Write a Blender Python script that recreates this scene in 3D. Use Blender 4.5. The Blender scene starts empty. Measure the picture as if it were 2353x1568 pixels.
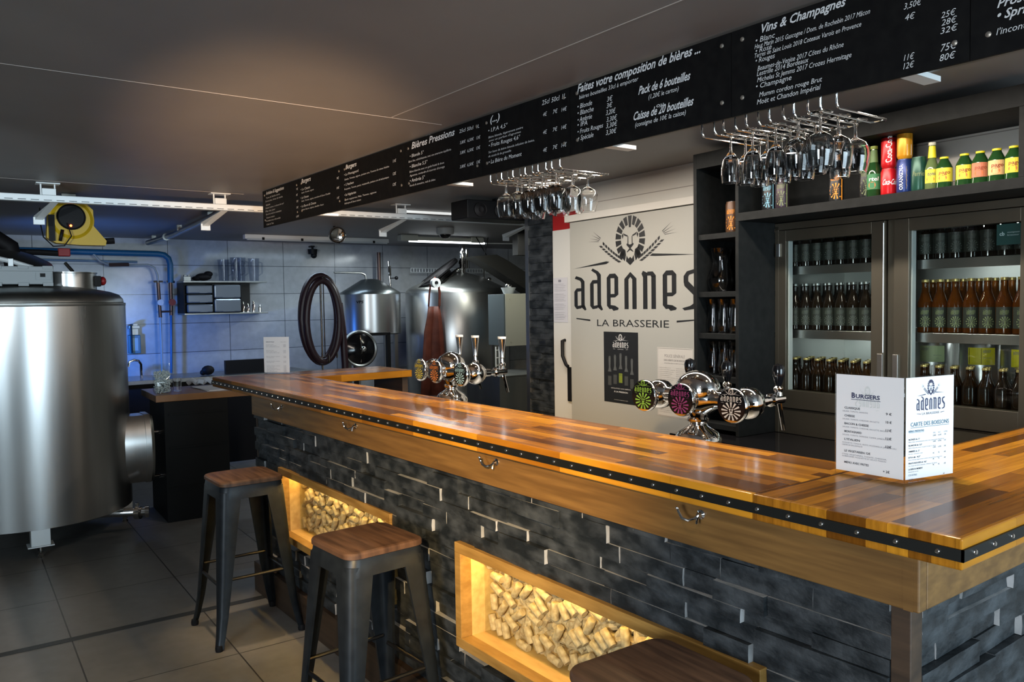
import bpy, bmesh, math, random
from mathutils import Vector, Matrix
random.seed(11)
SC = bpy.context.scene
COL = SC.collection
PI = math.pi

# ------------------------------------------------------------------ camera
A = 0.053                      # the back-bar wall and the brewery are turned 3 degrees against the bar
WX = Vector((math.cos(A), -math.sin(A), 0)); WN = Vector((-math.sin(A), -math.cos(A), 0)); RZ = -A
def wf(s, d, z=0.0):           # wall frame: s along the back-bar wall, d towards it
    p = WX * s + WN * d; return Vector((p.x, p.y, z))
yaw, pitch, roll = .6405, .0479, -.0155
cy, sy = math.cos(yaw), math.sin(yaw); cp, sp = math.cos(pitch), math.sin(pitch)
fwd = Vector((cy * cp, -sy * cp, -sp)); rgt = Vector((-sy, -cy, 0)); upv = Vector((cy * sp, -sy * sp, cp))
cr, sr = math.cos(roll), math.sin(roll)
r2 = rgt * cr + upv * sr; u2 = upv * cr - rgt * sr
cam = bpy.data.cameras.new('camera'); camo = bpy.data.objects.new('camera', cam); COL.objects.link(camo)
cam.sensor_width = 36; cam.lens = 1853.8 / 2353 * 36; cam.clip_start = .02
m = Matrix((r2, u2, -fwd)).transposed().to_4x4(); m.translation = Vector((0, 0, 1.6)); camo.matrix_world = m
SC.camera = camo

# ------------------------------------------------------------------ world, exposure, big lights
SC.view_settings.view_transform = 'Standard'; SC.view_settings.look = 'None'
SC.view_settings.exposure = 0.45; SC.view_settings.gamma = 1.0; SC.view_settings.use_curve_mapping = False
SC.cycles.max_bounces = 8; SC.cycles.transparent_max_bounces = 16; SC.cycles.transmission_bounces = 8
SC.cycles.glossy_bounces = 5; SC.cycles.diffuse_bounces = 3
SC.cycles.caustics_refractive = False; SC.cycles.caustics_reflective = False
SC.cycles.sample_clamp_indirect = 4.0
w = bpy.data.worlds.new('World'); SC.world = w; w.use_nodes = True
w.node_tree.nodes['Background'].inputs[0].default_value = (.10, .13, .18, 1); w.node_tree.nodes['Background'].inputs[1].default_value = .05
def area(name, loc, target, sx, sy_, power, col, spread=PI):
    l = bpy.data.lights.new(name, 'AREA'); l.shape = 'RECTANGLE'; l.size = sx; l.size_y = sy_; l.energy = power; l.color = col; l.spread = spread
    o = bpy.data.objects.new(name, l); COL.objects.link(o); o.location = loc
    o.rotation_euler = (Vector(target) - Vector(loc)).to_track_quat('-Z', 'Y').to_euler(); return o
def spot(name, loc, target, power, col, ang=1.2, blend=.6, rad=.03):
    l = bpy.data.lights.new(name, 'SPOT'); l.energy = power; l.color = col; l.spot_size = ang; l.spot_blend = blend; l.shadow_soft_size = rad
    o = bpy.data.objects.new(name, l); COL.objects.link(o); o.location = loc
    o.rotation_euler = (Vector(target) - Vector(loc)).to_track_quat('-Z', 'Y').to_euler(); return o
def point(name, loc, power, col, rad=.05):
    l = bpy.data.lights.new(name, 'POINT'); l.energy = power; l.color = col; l.shadow_soft_size = rad
    o = bpy.data.objects.new(name, l); COL.objects.link(o); o.location = loc; return o
# daylight through the shop front behind the camera and the window in the left wall
area('daylight_front', (-2.45, -1.9, 1.35), (1.2, -1.95, 1.05), 2.4, 1.7, 36, (.68, .87, 1.0), 1.5)
area('daylight_left', (.2, 2.95, 1.5), (5.2, -.6, .9), 1.0, 1.6, 17, (.70, .88, 1.0), 2.1)
area('daylight_left', (-.5, 2.95, 1.55), (1.3, -1.5, .95), 1.2, 1.3, 20, (.88, .94, 1.0), 1.25)
# warm downlights over the bar and added fills for bar well, ceiling and rail
WARM = (1.0, .74, .42)
for i, x in enumerate((1.25, 2.05, 2.95, 3.95)):
    spot('bar_downlight', (x, -2.12, 2.29), (x, -1.86, 1.1), 12, WARM, 1.9, .8, .025)
area('bar_well_fill', (2.6, -2.55, 2.30), (2.6, -2.55, 0), 3.2, .06, 46, (1.0, .88, .76))  # unseen fill added to brighten the wall and ceiling behind the boards
spot('room_downlight', (-.5, .9, 2.25), (2.3, -1.5, 1.04), 1000, (1.0, .66, .30), .43, 1.0, .05)
spot('ceiling_bounce_fill', (-.9, .3, .8), (3.9, -1.5, 2.32), 1250, (1.0, .62, .33), .33, 1.0, .05)  # added, stands in for warm bounce off the bar top
for i, (x, y) in enumerate(((.9, -.45), (2.6, -.45))):
    spot('room_downlight', (x, y, 2.29), (x + .1, -.8, .6), 12, (1.0, .76, .52), 1.9, .9, .04)
spot('room_downlight', (3.95, -1.05, 2.29), (3.97, -1.28, .77), 55, (1.0, .74, .48), .5, .9, .03)
spot('rail_fill', (2.4, .9, 2.0), (5.3, -.4, 2.22), 100, (.84, .94, 1.0), .75, .9, .03)  # unseen lamp added to brighten the overhead rail
# brewery: white ceiling tubes, one added fill and the blue lamp by the sink
area('brewery_light', wf(7.7, 4.2, 2.22), wf(7.7, 4.2, 0), 1.1, .05, 14, (.86, .95, .96))
area('brewery_light', wf(8.2, 2.9, 2.22), wf(8.3, 2.9, 0), 1.2, .05, 6.0, (.62, .80, 1.0))
spot('blue_lamp', wf(8.2, .9, 1.25), wf(9.1, 1.75, 1.0), 36, (.05, .24, 1.0), 2.0, .9, .05)
spot('blue_lamp', wf(7.6, .6, 1.5), wf(7.9, .9, 2.32), 14, (.07, .25, 1.0), 2.2, .9, .05)
area('brewery_light', wf(6.35, 4.4, 2.25), wf(6.6, 4.6, 0), .8, .05, 4.5, (.96, .96, .80))  # fill without a fitting, added to brighten the beige cabinet and wall

# ------------------------------------------------------------------ materials
MATS = {}
def mat(name, col=(.5, .5, .5), rough=.5, metal=0.0, spec=.5, emit=None, estr=0.0, trans=0.0, ior=1.45, coat=0.0, alpha=1.0):
    if name in MATS: return MATS[name]
    m = bpy.data.materials.new(name); m.use_nodes = True
    b = m.node_tree.nodes['Principled BSDF']
    b.inputs['Base Color'].default_value = (*col, 1); b.inputs['Roughness'].default_value = rough
    b.inputs['Metallic'].default_value = metal; b.inputs['Specular IOR Level'].default_value = spec
    b.inputs['IOR'].default_value = ior; b.inputs['Transmission Weight'].default_value = trans
    b.inputs['Coat Weight'].default_value = coat; b.inputs['Coat Roughness'].default_value = .08
    b.inputs['Alpha'].default_value = alpha
    if emit: b.inputs['Emission Color'].default_value = (*emit, 1); b.inputs['Emission Strength'].default_value = estr
    MATS[name] = m; return m
def nt(m): return m.node_tree.nodes, m.node_tree.links, m.node_tree.nodes['Principled BSDF']
def noisy(name, c1, c2, scale=8.0, rough=.5, bump=.0, stretch=(1, 1, 1), detail=6.0, metal=0.0, coat=0.0, lo=.35, hi=.7, rvar=0.0):
    if name in MATS: return MATS[name]
    m = mat(name, c1, rough, metal, coat=coat); N, L, b = nt(m)
    tc = N.new('ShaderNodeTexCoord'); mp = N.new('ShaderNodeMapping'); mp.inputs['Scale'].default_value = stretch
    L.new(tc.outputs['Object'], mp.inputs[0])
    n = N.new('ShaderNodeTexNoise'); n.inputs['Scale'].default_value = scale; n.inputs['Detail'].default_value = detail
    L.new(mp.outputs[0], n.inputs['Vector'])
    r = N.new('ShaderNodeValToRGB'); r.color_ramp.elements[0].position = lo; r.color_ramp.elements[1].position = hi
    r.color_ramp.elements[0].color = (*c1, 1); r.color_ramp.elements[1].color = (*c2, 1)
    L.new(n.outputs['Fac'], r.inputs[0]); L.new(r.outputs[0], b.inputs['Base Color'])
    if bump:
        bp = N.new('ShaderNodeBump'); bp.inputs['Strength'].default_value = bump; bp.inputs['Distance'].default_value = .01
        L.new(n.outputs['Fac'], bp.inputs['Height']); L.new(bp.outputs[0], b.inputs['Normal'])
    if rvar:
        mr = N.new('ShaderNodeMapRange'); mr.inputs['To Min'].default_value = rough - rvar; mr.inputs['To Max'].default_value = rough + rvar
        L.new(n.outputs['Fac'], mr.inputs['Value']); L.new(mr.outputs[0], b.inputs['Roughness'])
    return m
def butcher(name, along, sw=.042, sl=.42):     # glued staves running along x or y
    m = mat(name, (.3, .12, .03), .22, spec=.10, coat=.05); N, L, b = nt(m)
    tc = N.new('ShaderNodeTexCoord'); mp = N.new('ShaderNodeMapping')
    if along == 'y': mp.inputs['Rotation'].default_value = (0, 0, PI / 2)
    L.new(tc.outputs['Object'], mp.inputs[0])
    br = N.new('ShaderNodeTexBrick'); br.offset = .5; br.squash = 1.0
    for k, v in (('Scale', 1.0), ('Mortar Size', .0004), ('Mortar Smooth', 0.2), ('Bias', 0.0), ('Brick Width', sl), ('Row Height', sw)): br.inputs[k].default_value = v
    br.inputs['Color1'].default_value = (0, 0, 0, 1); br.inputs['Color2'].default_value = (1, 1, 1, 1); br.inputs['Mortar'].default_value = (.25, .25, .25, 1)
    L.new(mp.outputs[0], br.inputs['Vector'])
    r = N.new('ShaderNodeValToRGB'); e = r.color_ramp.elements
    e[0].color = (.105, .036, .005, 1); e[0].position = .05; e[1].color = (.50, .22, .018, 1); e[1].position = .95
    k = e.new(.35); k.color = (.20, .075, .008, 1); k = e.new(.7); k.color = (.33, .13, .012, 1)
    L.new(br.outputs['Color'], r.inputs[0])
    mp2 = N.new('ShaderNodeMapping'); mp2.inputs['Scale'].default_value = (2.2, 45, 8) if along == 'x' else (45, 2.2, 8)
    L.new(tc.outputs['Object'], mp2.inputs[0])
    n = N.new('ShaderNodeTexNoise'); n.inputs['Scale'].default_value = 2.0; n.inputs['Detail'].default_value = 8; L.new(mp2.outputs[0], n.inputs['Vector'])
    mx = N.new('ShaderNodeMix'); mx.data_type = 'RGBA'; mx.blend_type = 'MULTIPLY'; mx.inputs[0].default_value = .55
    r2_ = N.new('ShaderNodeValToRGB'); r2_.color_ramp.elements[0].color = (.45, .40, .35, 1); r2_.color_ramp.elements[0].position = .3; r2_.color_ramp.elements[1].color = (1.2, 1.2, 1.2, 1); r2_.color_ramp.elements[1].position = .65
    L.new(n.outputs['Fac'], r2_.inputs[0]); L.new(r.outputs[0], mx.inputs[6]); L.new(r2_.outputs[0], mx.inputs[7])
    L.new(mx.outputs[2], b.inputs['Base Color'])
    return m
def tiles(name, c1, c2, grout, bw, bh, axes, rough=.3, off=(0, 0), offset=0.0, mort=.0035, bump=.15, band=None):
    # axes: which object axes give (u, v)
    m = mat(name, c1, rough); N, L, b = nt(m)
    tc = N.new('ShaderNodeTexCoord'); sx_ = N.new('ShaderNodeSeparateXYZ'); L.new(tc.outputs['Object'], sx_.inputs[0])
    cb = N.new('ShaderNodeCombineXYZ'); L.new(sx_.outputs[axes[0]], cb.inputs[0]); L.new(sx_.outputs[axes[1]], cb.inputs[1])
    mp = N.new('ShaderNodeMapping'); mp.inputs['Location'].default_value = (off[0], off[1], 0); L.new(cb.outputs[0], mp.inputs[0])
    br = N.new('ShaderNodeTexBrick'); br.offset = offset
    for k, v in (('Scale', 1.0), ('Mortar Size', mort), ('Mortar Smooth', 0.1), ('Bias', 0.0), ('Brick Width', bw), ('Row Height', bh)): br.inputs[k].default_value = v
    br.inputs['Color1'].default_value = (*c1, 1); br.inputs['Color2'].default_value = (*c2, 1); br.inputs['Mortar'].default_value = (*grout, 1)
    L.new(mp.outputs[0], br.inputs['Vector'])
    n = N.new('ShaderNodeTexNoise'); n.inputs['Scale'].default_value = 14; n.inputs['Detail'].default_value = 8; L.new(cb.outputs[0], n.inputs['Vector'])
    mx = N.new('ShaderNodeMix'); mx.data_type = 'RGBA'; mx.blend_type = 'MULTIPLY'; mx.inputs[0].default_value = .35
    L.new(br.outputs['Color'], mx.inputs[6]); L.new(n.outputs['Fac'], mx.inputs[7])
    mg = N.new('ShaderNodeMix'); mg.data_type = 'RGBA'; mg.inputs[0].default_value = 0; L.new(mx.outputs[2], mg.inputs[6]); L.new(mx.outputs[2], mg.inputs[7])
    L.new(mx.outputs[2], b.inputs['Base Color'])
    bp = N.new('ShaderNodeBump'); bp.inputs['Strength'].default_value = bump; bp.inputs['Distance'].default_value = .004; bp.invert = True
    L.new(br.outputs['Fac'], bp.inputs['Height']); L.new(bp.outputs[0], b.inputs['Normal'])
    return m

M_chrome = mat('chrome', (.82, .80, .78), .06, 1.0)
M_steel = noisy('brushed_steel', (.46, .47, .47), (.62, .62, .61), 5, .30, 0, (1, 1, .05), 4, 1.0, rvar=.06)
M_steelD = noisy('dull_steel', (.30, .31, .30), (.40, .40, .38), 6, .38, 0, (1, 1, .1), 4, 1.0)
M_fridge = noisy('fridge_steel', (.115, .105, .080), (.15, .135, .105), 4, .42, 0, (1, 1, .08), 4, .85)
M_zinc = mat('zinc_plate', (.82, .86, .87), .42, .25)
M_zincD = noisy('zinc_dark', (.16, .16, .145), (.24, .24, .22), 12, .5, 0, (1, 1, 1), 4, .6)
M_black = mat('black_paint', (.008, .008, .009), .5, spec=.2)
M_blackG = mat('black_gloss', (.006, .006, .007), .12)
M_rubber = mat('black_rubber', (.010, .009, .010), .6, spec=.25)
M_hose = mat('brewery_hose', (.030, .012, .016), .38)
M_board = noisy('chalkboard', (.0035, .0035, .004), (.007, .007, .007), 30, .6); MATS['chalkboard'].node_tree.nodes['Principled BSDF'].inputs['Specular IOR Level'].default_value = .15
M_chalk = mat('chalk_ink', (.66, .68, .70), .8)
M_shelf = noisy('shelf_black', (.005, .006, .006), (.009, .010, .010), 30, .60, .05); MATS['shelf_black'].node_tree.nodes['Principled BSDF'].inputs['Specular IOR Level'].default_value = .18
M_stool = noisy('stool_metal', (.014, .018, .023), (.024, .030, .036), 18, .42, .04, metal=.4)
M_seat = noisy('stool_wood', (.060, .030, .017), (.150, .078, .042), 5, .45, .06, (1, 9, 1), 8)
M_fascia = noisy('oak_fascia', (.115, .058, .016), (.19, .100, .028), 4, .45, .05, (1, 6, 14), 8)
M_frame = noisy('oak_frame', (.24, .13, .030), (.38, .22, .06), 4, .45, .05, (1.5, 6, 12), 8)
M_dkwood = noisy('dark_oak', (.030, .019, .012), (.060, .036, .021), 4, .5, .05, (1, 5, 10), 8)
M_pine = noisy('pine_lining', (.50, .32, .11), (.66, .45, .18), 4, .5, .04, (2, 8, 8), 8)
M_topX = butcher('butcher_block_x', 'x'); M_topY = butcher('butcher_block_y', 'y')
M_table = noisy('table_oak', (.22, .105, .04), (.32, .16, .065), 4, .35, .03, (8, 1, 1), 8)
M_slate = noisy('slate', (.007, .010, .0125), (.046, .054, .061), 13, .55, 1.0, (1, 1, 1.8), 12, lo=.40, hi=.74, rvar=.12)
M_slateL = noisy('slate_lit_cut_edge', (.26, .28, .29), (.46, .47, .48), 14, .6, .3)  # paler cut stone, with light caught on ends and tops painted in
M_slateB = mat('slate_backing', (.012, .013, .014), .9)
M_ceil = noisy('ceiling_paint', (.20, .19, .185), (.22, .21, .205), 3, .5)
M_wall = noisy('white_panel', (.56, .54, .49), (.60, .58, .53), 4, .5)
M_poster = mat('cream_panel', (.34, .335, .30), .45)
M_ink = mat('logo_black', (.012, .013, .014), .4)
M_paper = mat('paper', (.74, .74, .75), .5)
M_paperD = mat('old_paper', (.44, .41, .37), .6)
M_inkB = mat('print_navy', (.030, .035, .09), .6)
M_inkG = mat('print_grey', (.20, .20, .23), .7)
M_inkT = mat('print_teal', (.07, .16, .23), .6)
M_ghost = mat('print_showthrough', (.60, .63, .62), .6)
M_glass = mat('clear_glass', (1, 1, 1), .0, trans=1.0, ior=1.45)
def pane(name, tint=(.93, .96, .94), base=0.0):
    m = bpy.data.materials.new(name); m.use_nodes = True; N, L = m.node_tree.nodes, m.node_tree.links; N.clear()
    o = N.new('ShaderNodeOutputMaterial'); mx = N.new('ShaderNodeMixShader'); t = N.new('ShaderNodeBsdfTransparent'); g = N.new('ShaderNodeBsdfGlossy'); fr = N.new('ShaderNodeFresnel')
    t.inputs[0].default_value = (*tint, 1); g.inputs['Roughness'].default_value = .02; fr.inputs[0].default_value = 1.42
    ge = N.new('ShaderNodeNewGeometry'); mt = N.new('ShaderNodeMath'); mt.operation = 'MULTIPLY'; iv = N.new('ShaderNodeMath'); iv.operation = 'SUBTRACT'; iv.inputs[0].default_value = 1
    L.new(ge.outputs['Backfacing'], iv.inputs[1]); L.new(fr.outputs[0], mt.inputs[0]); L.new(iv.outputs[0], mt.inputs[1]); L.new(mt.outputs[0], mx.inputs[0]); L.new(t.outputs[0], mx.inputs[1]); L.new(g.outputs[0], mx.inputs[2]); L.new(mx.outputs[0], o.inputs[0]); return m
M_pane = pane('pane_glass'); M_jug = pane('clear_plastic', (.84, .86, .90))
M_amber = mat('amber_glass', (.26, .075, .008), .05, trans=.85, ior=1.3)
M_brownb = mat('brown_bottle', (.007, .004, .002), .10)
M_green = mat('green_glass', (.012, .045, .012), .08)
M_cork = noisy('cork', (.42, .29, .15), (.68, .52, .32), 60, .75, .2)
M_white = mat('white_plastic', (.70, .71, .70), .4)
M_greyp = mat('grey_plastic', (.36, .40, .42), .45)
M_yellow = mat('yellow_plastic', (.56, .36, .01), .4)
M_red = mat('red_paint', (.32, .012, .014), .45)
M_blueP = mat('blue_pipe', (.015, .12, .26), .4)
M_led = mat('warm_led', (1, .8, .4), .5, emit=(1.0, .66, .22), estr=34.0)
M_ledW = mat('cold_led', (1, 1, 1), .5, emit=(.92, .98, 1.0), estr=9.0)
M_tube = mat('tube_glow', (1, 1, 1), .5, emit=(.85, .93, 1.0), estr=3.2)
M_gold = mat('cap_gold', (.52, .40, .15), .35, .6)

# ------------------------------------------------------------------ mesh tools
class MB:
    def __init__(s): s.bm = bmesh.new(); s.mi = 0; s.M = Matrix.Identity(4)
    def _fin(s, vs, M=None, smooth=True):
        MM = s.M @ M if M is not None else s.M
        vs = list(vs)
        for v in vs: v.co = MM @ v.co
        fs = {f for v in vs for f in v.link_faces}
        for f in fs: f.material_index = s.mi; f.smooth = smooth
    def box(s, x0, x1, y0, y1, z0, z1, bev=0, M=None, seg=2):
        r = bmesh.ops.create_cube(s.bm, size=1); vs = r['verts']
        for v in vs: v.co = Vector(((x0 + x1) / 2 + v.co.x * (x1 - x0), (y0 + y1) / 2 + v.co.y * (y1 - y0), (z0 + z1) / 2 + v.co.z * (z1 - z0)))
        if bev:
            es = list({e for v in vs for e in v.link_edges})
            b = bmesh.ops.bevel(s.bm, geom=es, offset=bev, segments=seg, profile=.5, affect='EDGES')
            vs = list({v for f in b['faces'] for v in f.verts} | {v for v in vs if v.is_valid})
        s._fin(vs, M, False); return s
    def lathe(s, prof, n=24, M=None, close=False):
        rings = []
        allv = []
        for r, z in prof:
            if r < 1e-6: ring = [s.bm.verts.new((0, 0, z))]
            else: ring = [s.bm.verts.new((r * math.cos(2 * PI * i / n), r * math.sin(2 * PI * i / n), z)) for i in range(n)]
            rings.append(ring); allv += ring
        pairs = list(zip(rings, rings[1:])) + ([(rings[-1], rings[0])] if close else [])
        for a, b in pairs:
            for i in range(n):
                j = (i + 1) % n
                if len(a) == 1 and len(b) == 1: continue
                if len(a) == 1: s.bm.faces.new((a[0], b[j], b[i]))
                elif len(b) == 1: s.bm.faces.new((a[i], a[j], b[0]))
                else: s.bm.faces.new((a[i], a[j], b[j], b[i]))
        s._fin(allv, M); return s
    def cyl(s, p0, p1, r0, r1=None, n=16):
        p0, p1 = Vector(p0), Vector(p1); d = p1 - p0; r1 = r0 if r1 is None else r1
        M = Matrix.Translation(p0) @ d.to_track_quat('Z', 'Y').to_matrix().to_4x4()
        return s.lathe([(0, 0), (r0, 0), (r1, d.length), (0, d.length)], n, M)
    def ax(s, p0, d):            # matrix placing lathe z along d
        return Matrix.Translation(Vector(p0)) @ Vector(d).to_track_quat('Z', 'Y').to_matrix().to_4x4()
    def tube(s, pts, r, n=8, closed=False):
        pts = [Vector(p) for p in pts]; k = len(pts); rings = []; allv = []
        up = Vector((0, 0, 1)); prev = None
        for i, p in enumerate(pts):
            t = (pts[(i + 1) % k] - pts[i - 1]) if closed else (pts[min(i + 1, k - 1)] - pts[max(i - 1, 0)])
            t.normalize()
            if prev is None:
                a = t.orthogonal().normalized()
            else:
                a = prev - t * prev.dot(t)
                a = a.normalized() if a.length > 1e-6 else t.orthogonal().normalized()
            prev = a; b = t.cross(a)
            ring = [s.bm.verts.new(p + (a * math.cos(2 * PI * q / n) + b * math.sin(2 * PI * q / n)) * r) for q in range(n)]
            rings.append(ring); allv += ring
        for i in range(k if closed else k - 1):
            A_, B_ = rings[i], rings[(i + 1) % k]
            off = 0
            if closed and i == k - 1:
                off = min(range(n), key=lambda o: (A_[0].co - B_[o].co).length)
            for q in range(n):
                s.bm.faces.new((A_[q], A_[(q + 1) % n], B_[(q + 1 + off) % n], B_[(q + off) % n]))
        if not closed:
            s.bm.faces.new(list(reversed(rings[0]))); s.bm.faces.new(rings[-1])
        s._fin(allv); return s
    def sphere(s, c, r, sc=(1, 1, 1), n=16, M=None):
        c = Vector(c)
        v = bmesh.ops.create_uvsphere(s.bm, u_segments=n, v_segments=max(6, n // 2), radius=r)['verts']
        for q in v: q.co = Vector((q.co.x * sc[0], q.co.y * sc[1], q.co.z * sc[2])) + c
        s._fin(v, M); return s
    def prism(s, poly, h0, h1, M=None):     # polygon in x,y extruded along z
        b = [s.bm.verts.new((x, y, h0)) for x, y in poly]; t = [s.bm.verts.new((x, y, h1)) for x, y in poly]; n = len(poly)
        s.bm.faces.new(list(reversed(b))); s.bm.faces.new(t)
        for i in range(n): s.bm.faces.new((b[i], b[(i + 1) % n], t[(i + 1) % n], t[i]))
        s._fin(b + t, M); return s
    def loft(s, rings, cap=True):
        R_ = [[s.bm.verts.new(p) for p in r] for r in rings]; n = len(rings[0])
        for a, b in zip(R_, R_[1:]):
            for i in range(n): s.bm.faces.new((a[i], a[(i + 1) % n], b[(i + 1) % n], b[i]))
        if cap: s.bm.faces.new(list(reversed(R_[0]))); s.bm.faces.new(R_[-1])
        s._fin([v for r in R_ for v in r]); return s
    def poly(s, pts):
        vs = [s.bm.verts.new(p) for p in pts]; s.bm.faces.new(vs); s._fin(vs, smooth=False); return s
    def flat(s, polys, fn):                 # 2-D polygons through a mapping
        for pl in polys:
            try:
                vs = [s.bm.verts.new(fn(u, v)) for u, v in pl]; f = s.bm.faces.new(vs); f.material_index = s.mi
            except Exception: pass
        return s
    def text(s, st, fn, x0, y0, w_=None, h=.01, shear=0.0, align='L', bold=0.0, sx=1.0):
        vs, fs, tw, th = glyphs(st, bold)
        kx = (w_ / tw) if w_ else h * sx
        ox = x0 - (tw * kx / 2 if align == 'C' else tw * kx if align == 'R' else 0)
        nv = [s.bm.verts.new(fn(ox + a * kx + b * h * shear, y0 + b * h)) for a, b in vs]
        for f in fs:
            try: q = s.bm.faces.new([nv[i] for i in f]); q.material_index = s.mi
            except Exception: pass
        return s
    def build(s, name, mats, parent=None, sharp=35):
        bmesh.ops.recalc_face_normals(s.bm, faces=s.bm.faces[:]) if name not in FLATN else None
        cs = math.radians(sharp)
        for e in s.bm.edges:
            if len(e.link_faces) == 2:
                try:
                    if e.calc_face_angle(0) > cs: e.smooth = False
                except Exception: pass
        me = bpy.data.meshes.new(name); s.bm.to_mesh(me); s.bm.free()
        for q in (mats if isinstance(mats, (list, tuple)) else [mats]): me.materials.append(q)
        o = bpy.data.objects.new(name, me); COL.objects.link(o)
        if parent is not None: o.parent = parent
        return o
FLATN = {'lettering', 'logo', 'label_print', 'print'}
GL = {}
def glyphs(st, bold=0.0):        # text as a flat mesh: cap height 1, starts at x = 0
    k = (st, bold)
    if k in GL: return GL[k]
    c = bpy.data.curves.new('t', 'FONT'); c.body = st; c.size = 1; c.resolution_u = 2; c.fill_mode = 'FRONT'; c.offset = bold
    o = bpy.data.objects.new('t', c)
    me = bpy.data.meshes.new_from_object(o)
    vs = [(v.co.x / .73, v.co.y / .73) for v in me.vertices]; fs = [tuple(p.vertices) for p in me.polygons]
    if vs:
        mn = min(v[0] for v in vs); vs = [(a - mn, b) for a, b in vs]
    tw = max([v[0] for v in vs] or [1]); th = max([v[1] for v in vs] or [1])
    bpy.data.objects.remove(o); bpy.data.curves.remove(c); bpy.data.meshes.remove(me)
    GL[k] = (vs, fs, tw, th); return GL[k]
def thing(name, label, cat, loc=(0, 0, 0), rz=0.0, group=None):
    o = bpy.data.objects.new(name, None); COL.objects.link(o); o.empty_display_size = .05
    o.location = loc; o.rotation_euler = (0, 0, rz); o['label'] = label; o['category'] = cat
    if group: o['group'] = group
    return o
def tag(o, label, cat, group=None, kind=None, loc=None, rz=None):
    o['label'] = label; o['category'] = cat
    if group: o['group'] = group
    if kind: o['kind'] = kind
    if loc is not None: o.location = loc
    if rz is not None: o.rotation_euler = (0, 0, rz)
    return o
def struct(o): o['kind'] = 'structure'; return o
def dup(root, loc, label=None, rz=None, group=None):
    r = root.copy(); COL.objects.link(r); r.location = loc
    if rz is not None: r.rotation_euler = (0, 0, rz)
    if label: r['label'] = label
    if group: r['group'] = group
    for ch in list(root.children):
        c = ch.copy(); COL.objects.link(c); c.parent = r
        for g in list(ch.children):
            d = g.copy(); COL.objects.link(d); d.parent = c
    return r

# ------------------------------------------------------------------ the brewery's sign: letters, lion, wheat
def R4(x0, x1, y0, y1): return [(x0, y0), (x1, y0), (x1, y1), (x0, y1)]
LET = {
 'a': [R4(.235, .35, .06, .82), [(.02, .94), (.07, 1.02), (.26, .95), (.35, .85), (.35, .8), (.235, .8), (.2, .87)], R4(0, .115, .1, .54), [(0, .54), (.08, .64), (.24, .64), (.24, .55), (.115, .54)],
       [(0, .1), (.08, 0), (.24, .03), (.24, .12), (.115, .1)], [(.235, .06), (.36, -.04), (.41, -.01), (.35, .12), (.235, .12)]],
 'd': [R4(.235, .35, .06, .98), [(.04, 1.16), (.09, 1.22), (.27, 1.12), (.35, 1.02), (.35, .96), (.235, .96), (.2, 1.05)], R4(0, .115, .1, .76), [(0, .76), (.08, .87), (.24, .87), (.24, .77), (.115, .76)],
       [(0, .1), (.08, 0), (.24, .03), (.24, .12), (.115, .1)], [(.235, .06), (.36, -.04), (.41, -.01), (.35, .12), (.235, .12)]],
 'e': [R4(0, .115, .1, .92), [(0, .92), (.09, 1.03), (.26, 1.03), (.35, .92), (.35, .9), (.0, .9)], R4(.235, .35, .42, .92), [(.115, .34), (.115, .44), (.235, .44), (.35, .42), (.25, .34)],
       [(0, .1), (.08, 0), (.2, .02), (.25, .1), (.115, .12)], [(.14, .02), (.2, -.05), (.34, -.02), (.36, .03), (.25, .1)]],
 'n': [R4(0, .12, 0, .86), R4(.23, .35, 0, .86), [(0, .86), (.175, 1.05), (.35, .86), (.23, .84), (.175, .91), (.12, .84)]],
 'm': [R4(0, .12, 0, .9), R4(.23, .35, 0, .9), [(-.04, .98), (0, .88), (.12, .88), (.12, 1.0), (0, 1.06)], [(.12, .92), (.12, 1.03), (.27, 1.03), (.35, .92), (.35, .88), (.23, .88), (.21, .92)]],
 's': [[(.36, .98), (.30, 1.04), (.08, .98), (0, .86), (0, .7), (.115, .7), (.115, .84), (.14, .89), (.28, .93)], [(0, .7), (.02, .6), (.24, .36), (.35, .4), (.33, .48), (.115, .72)], R4(.235, .35, .12, .42), [(.35, .14), (.26, 0), (.02, -.04), (-.04, .02), (.16, .08), (.235, .14)]]}
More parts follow.
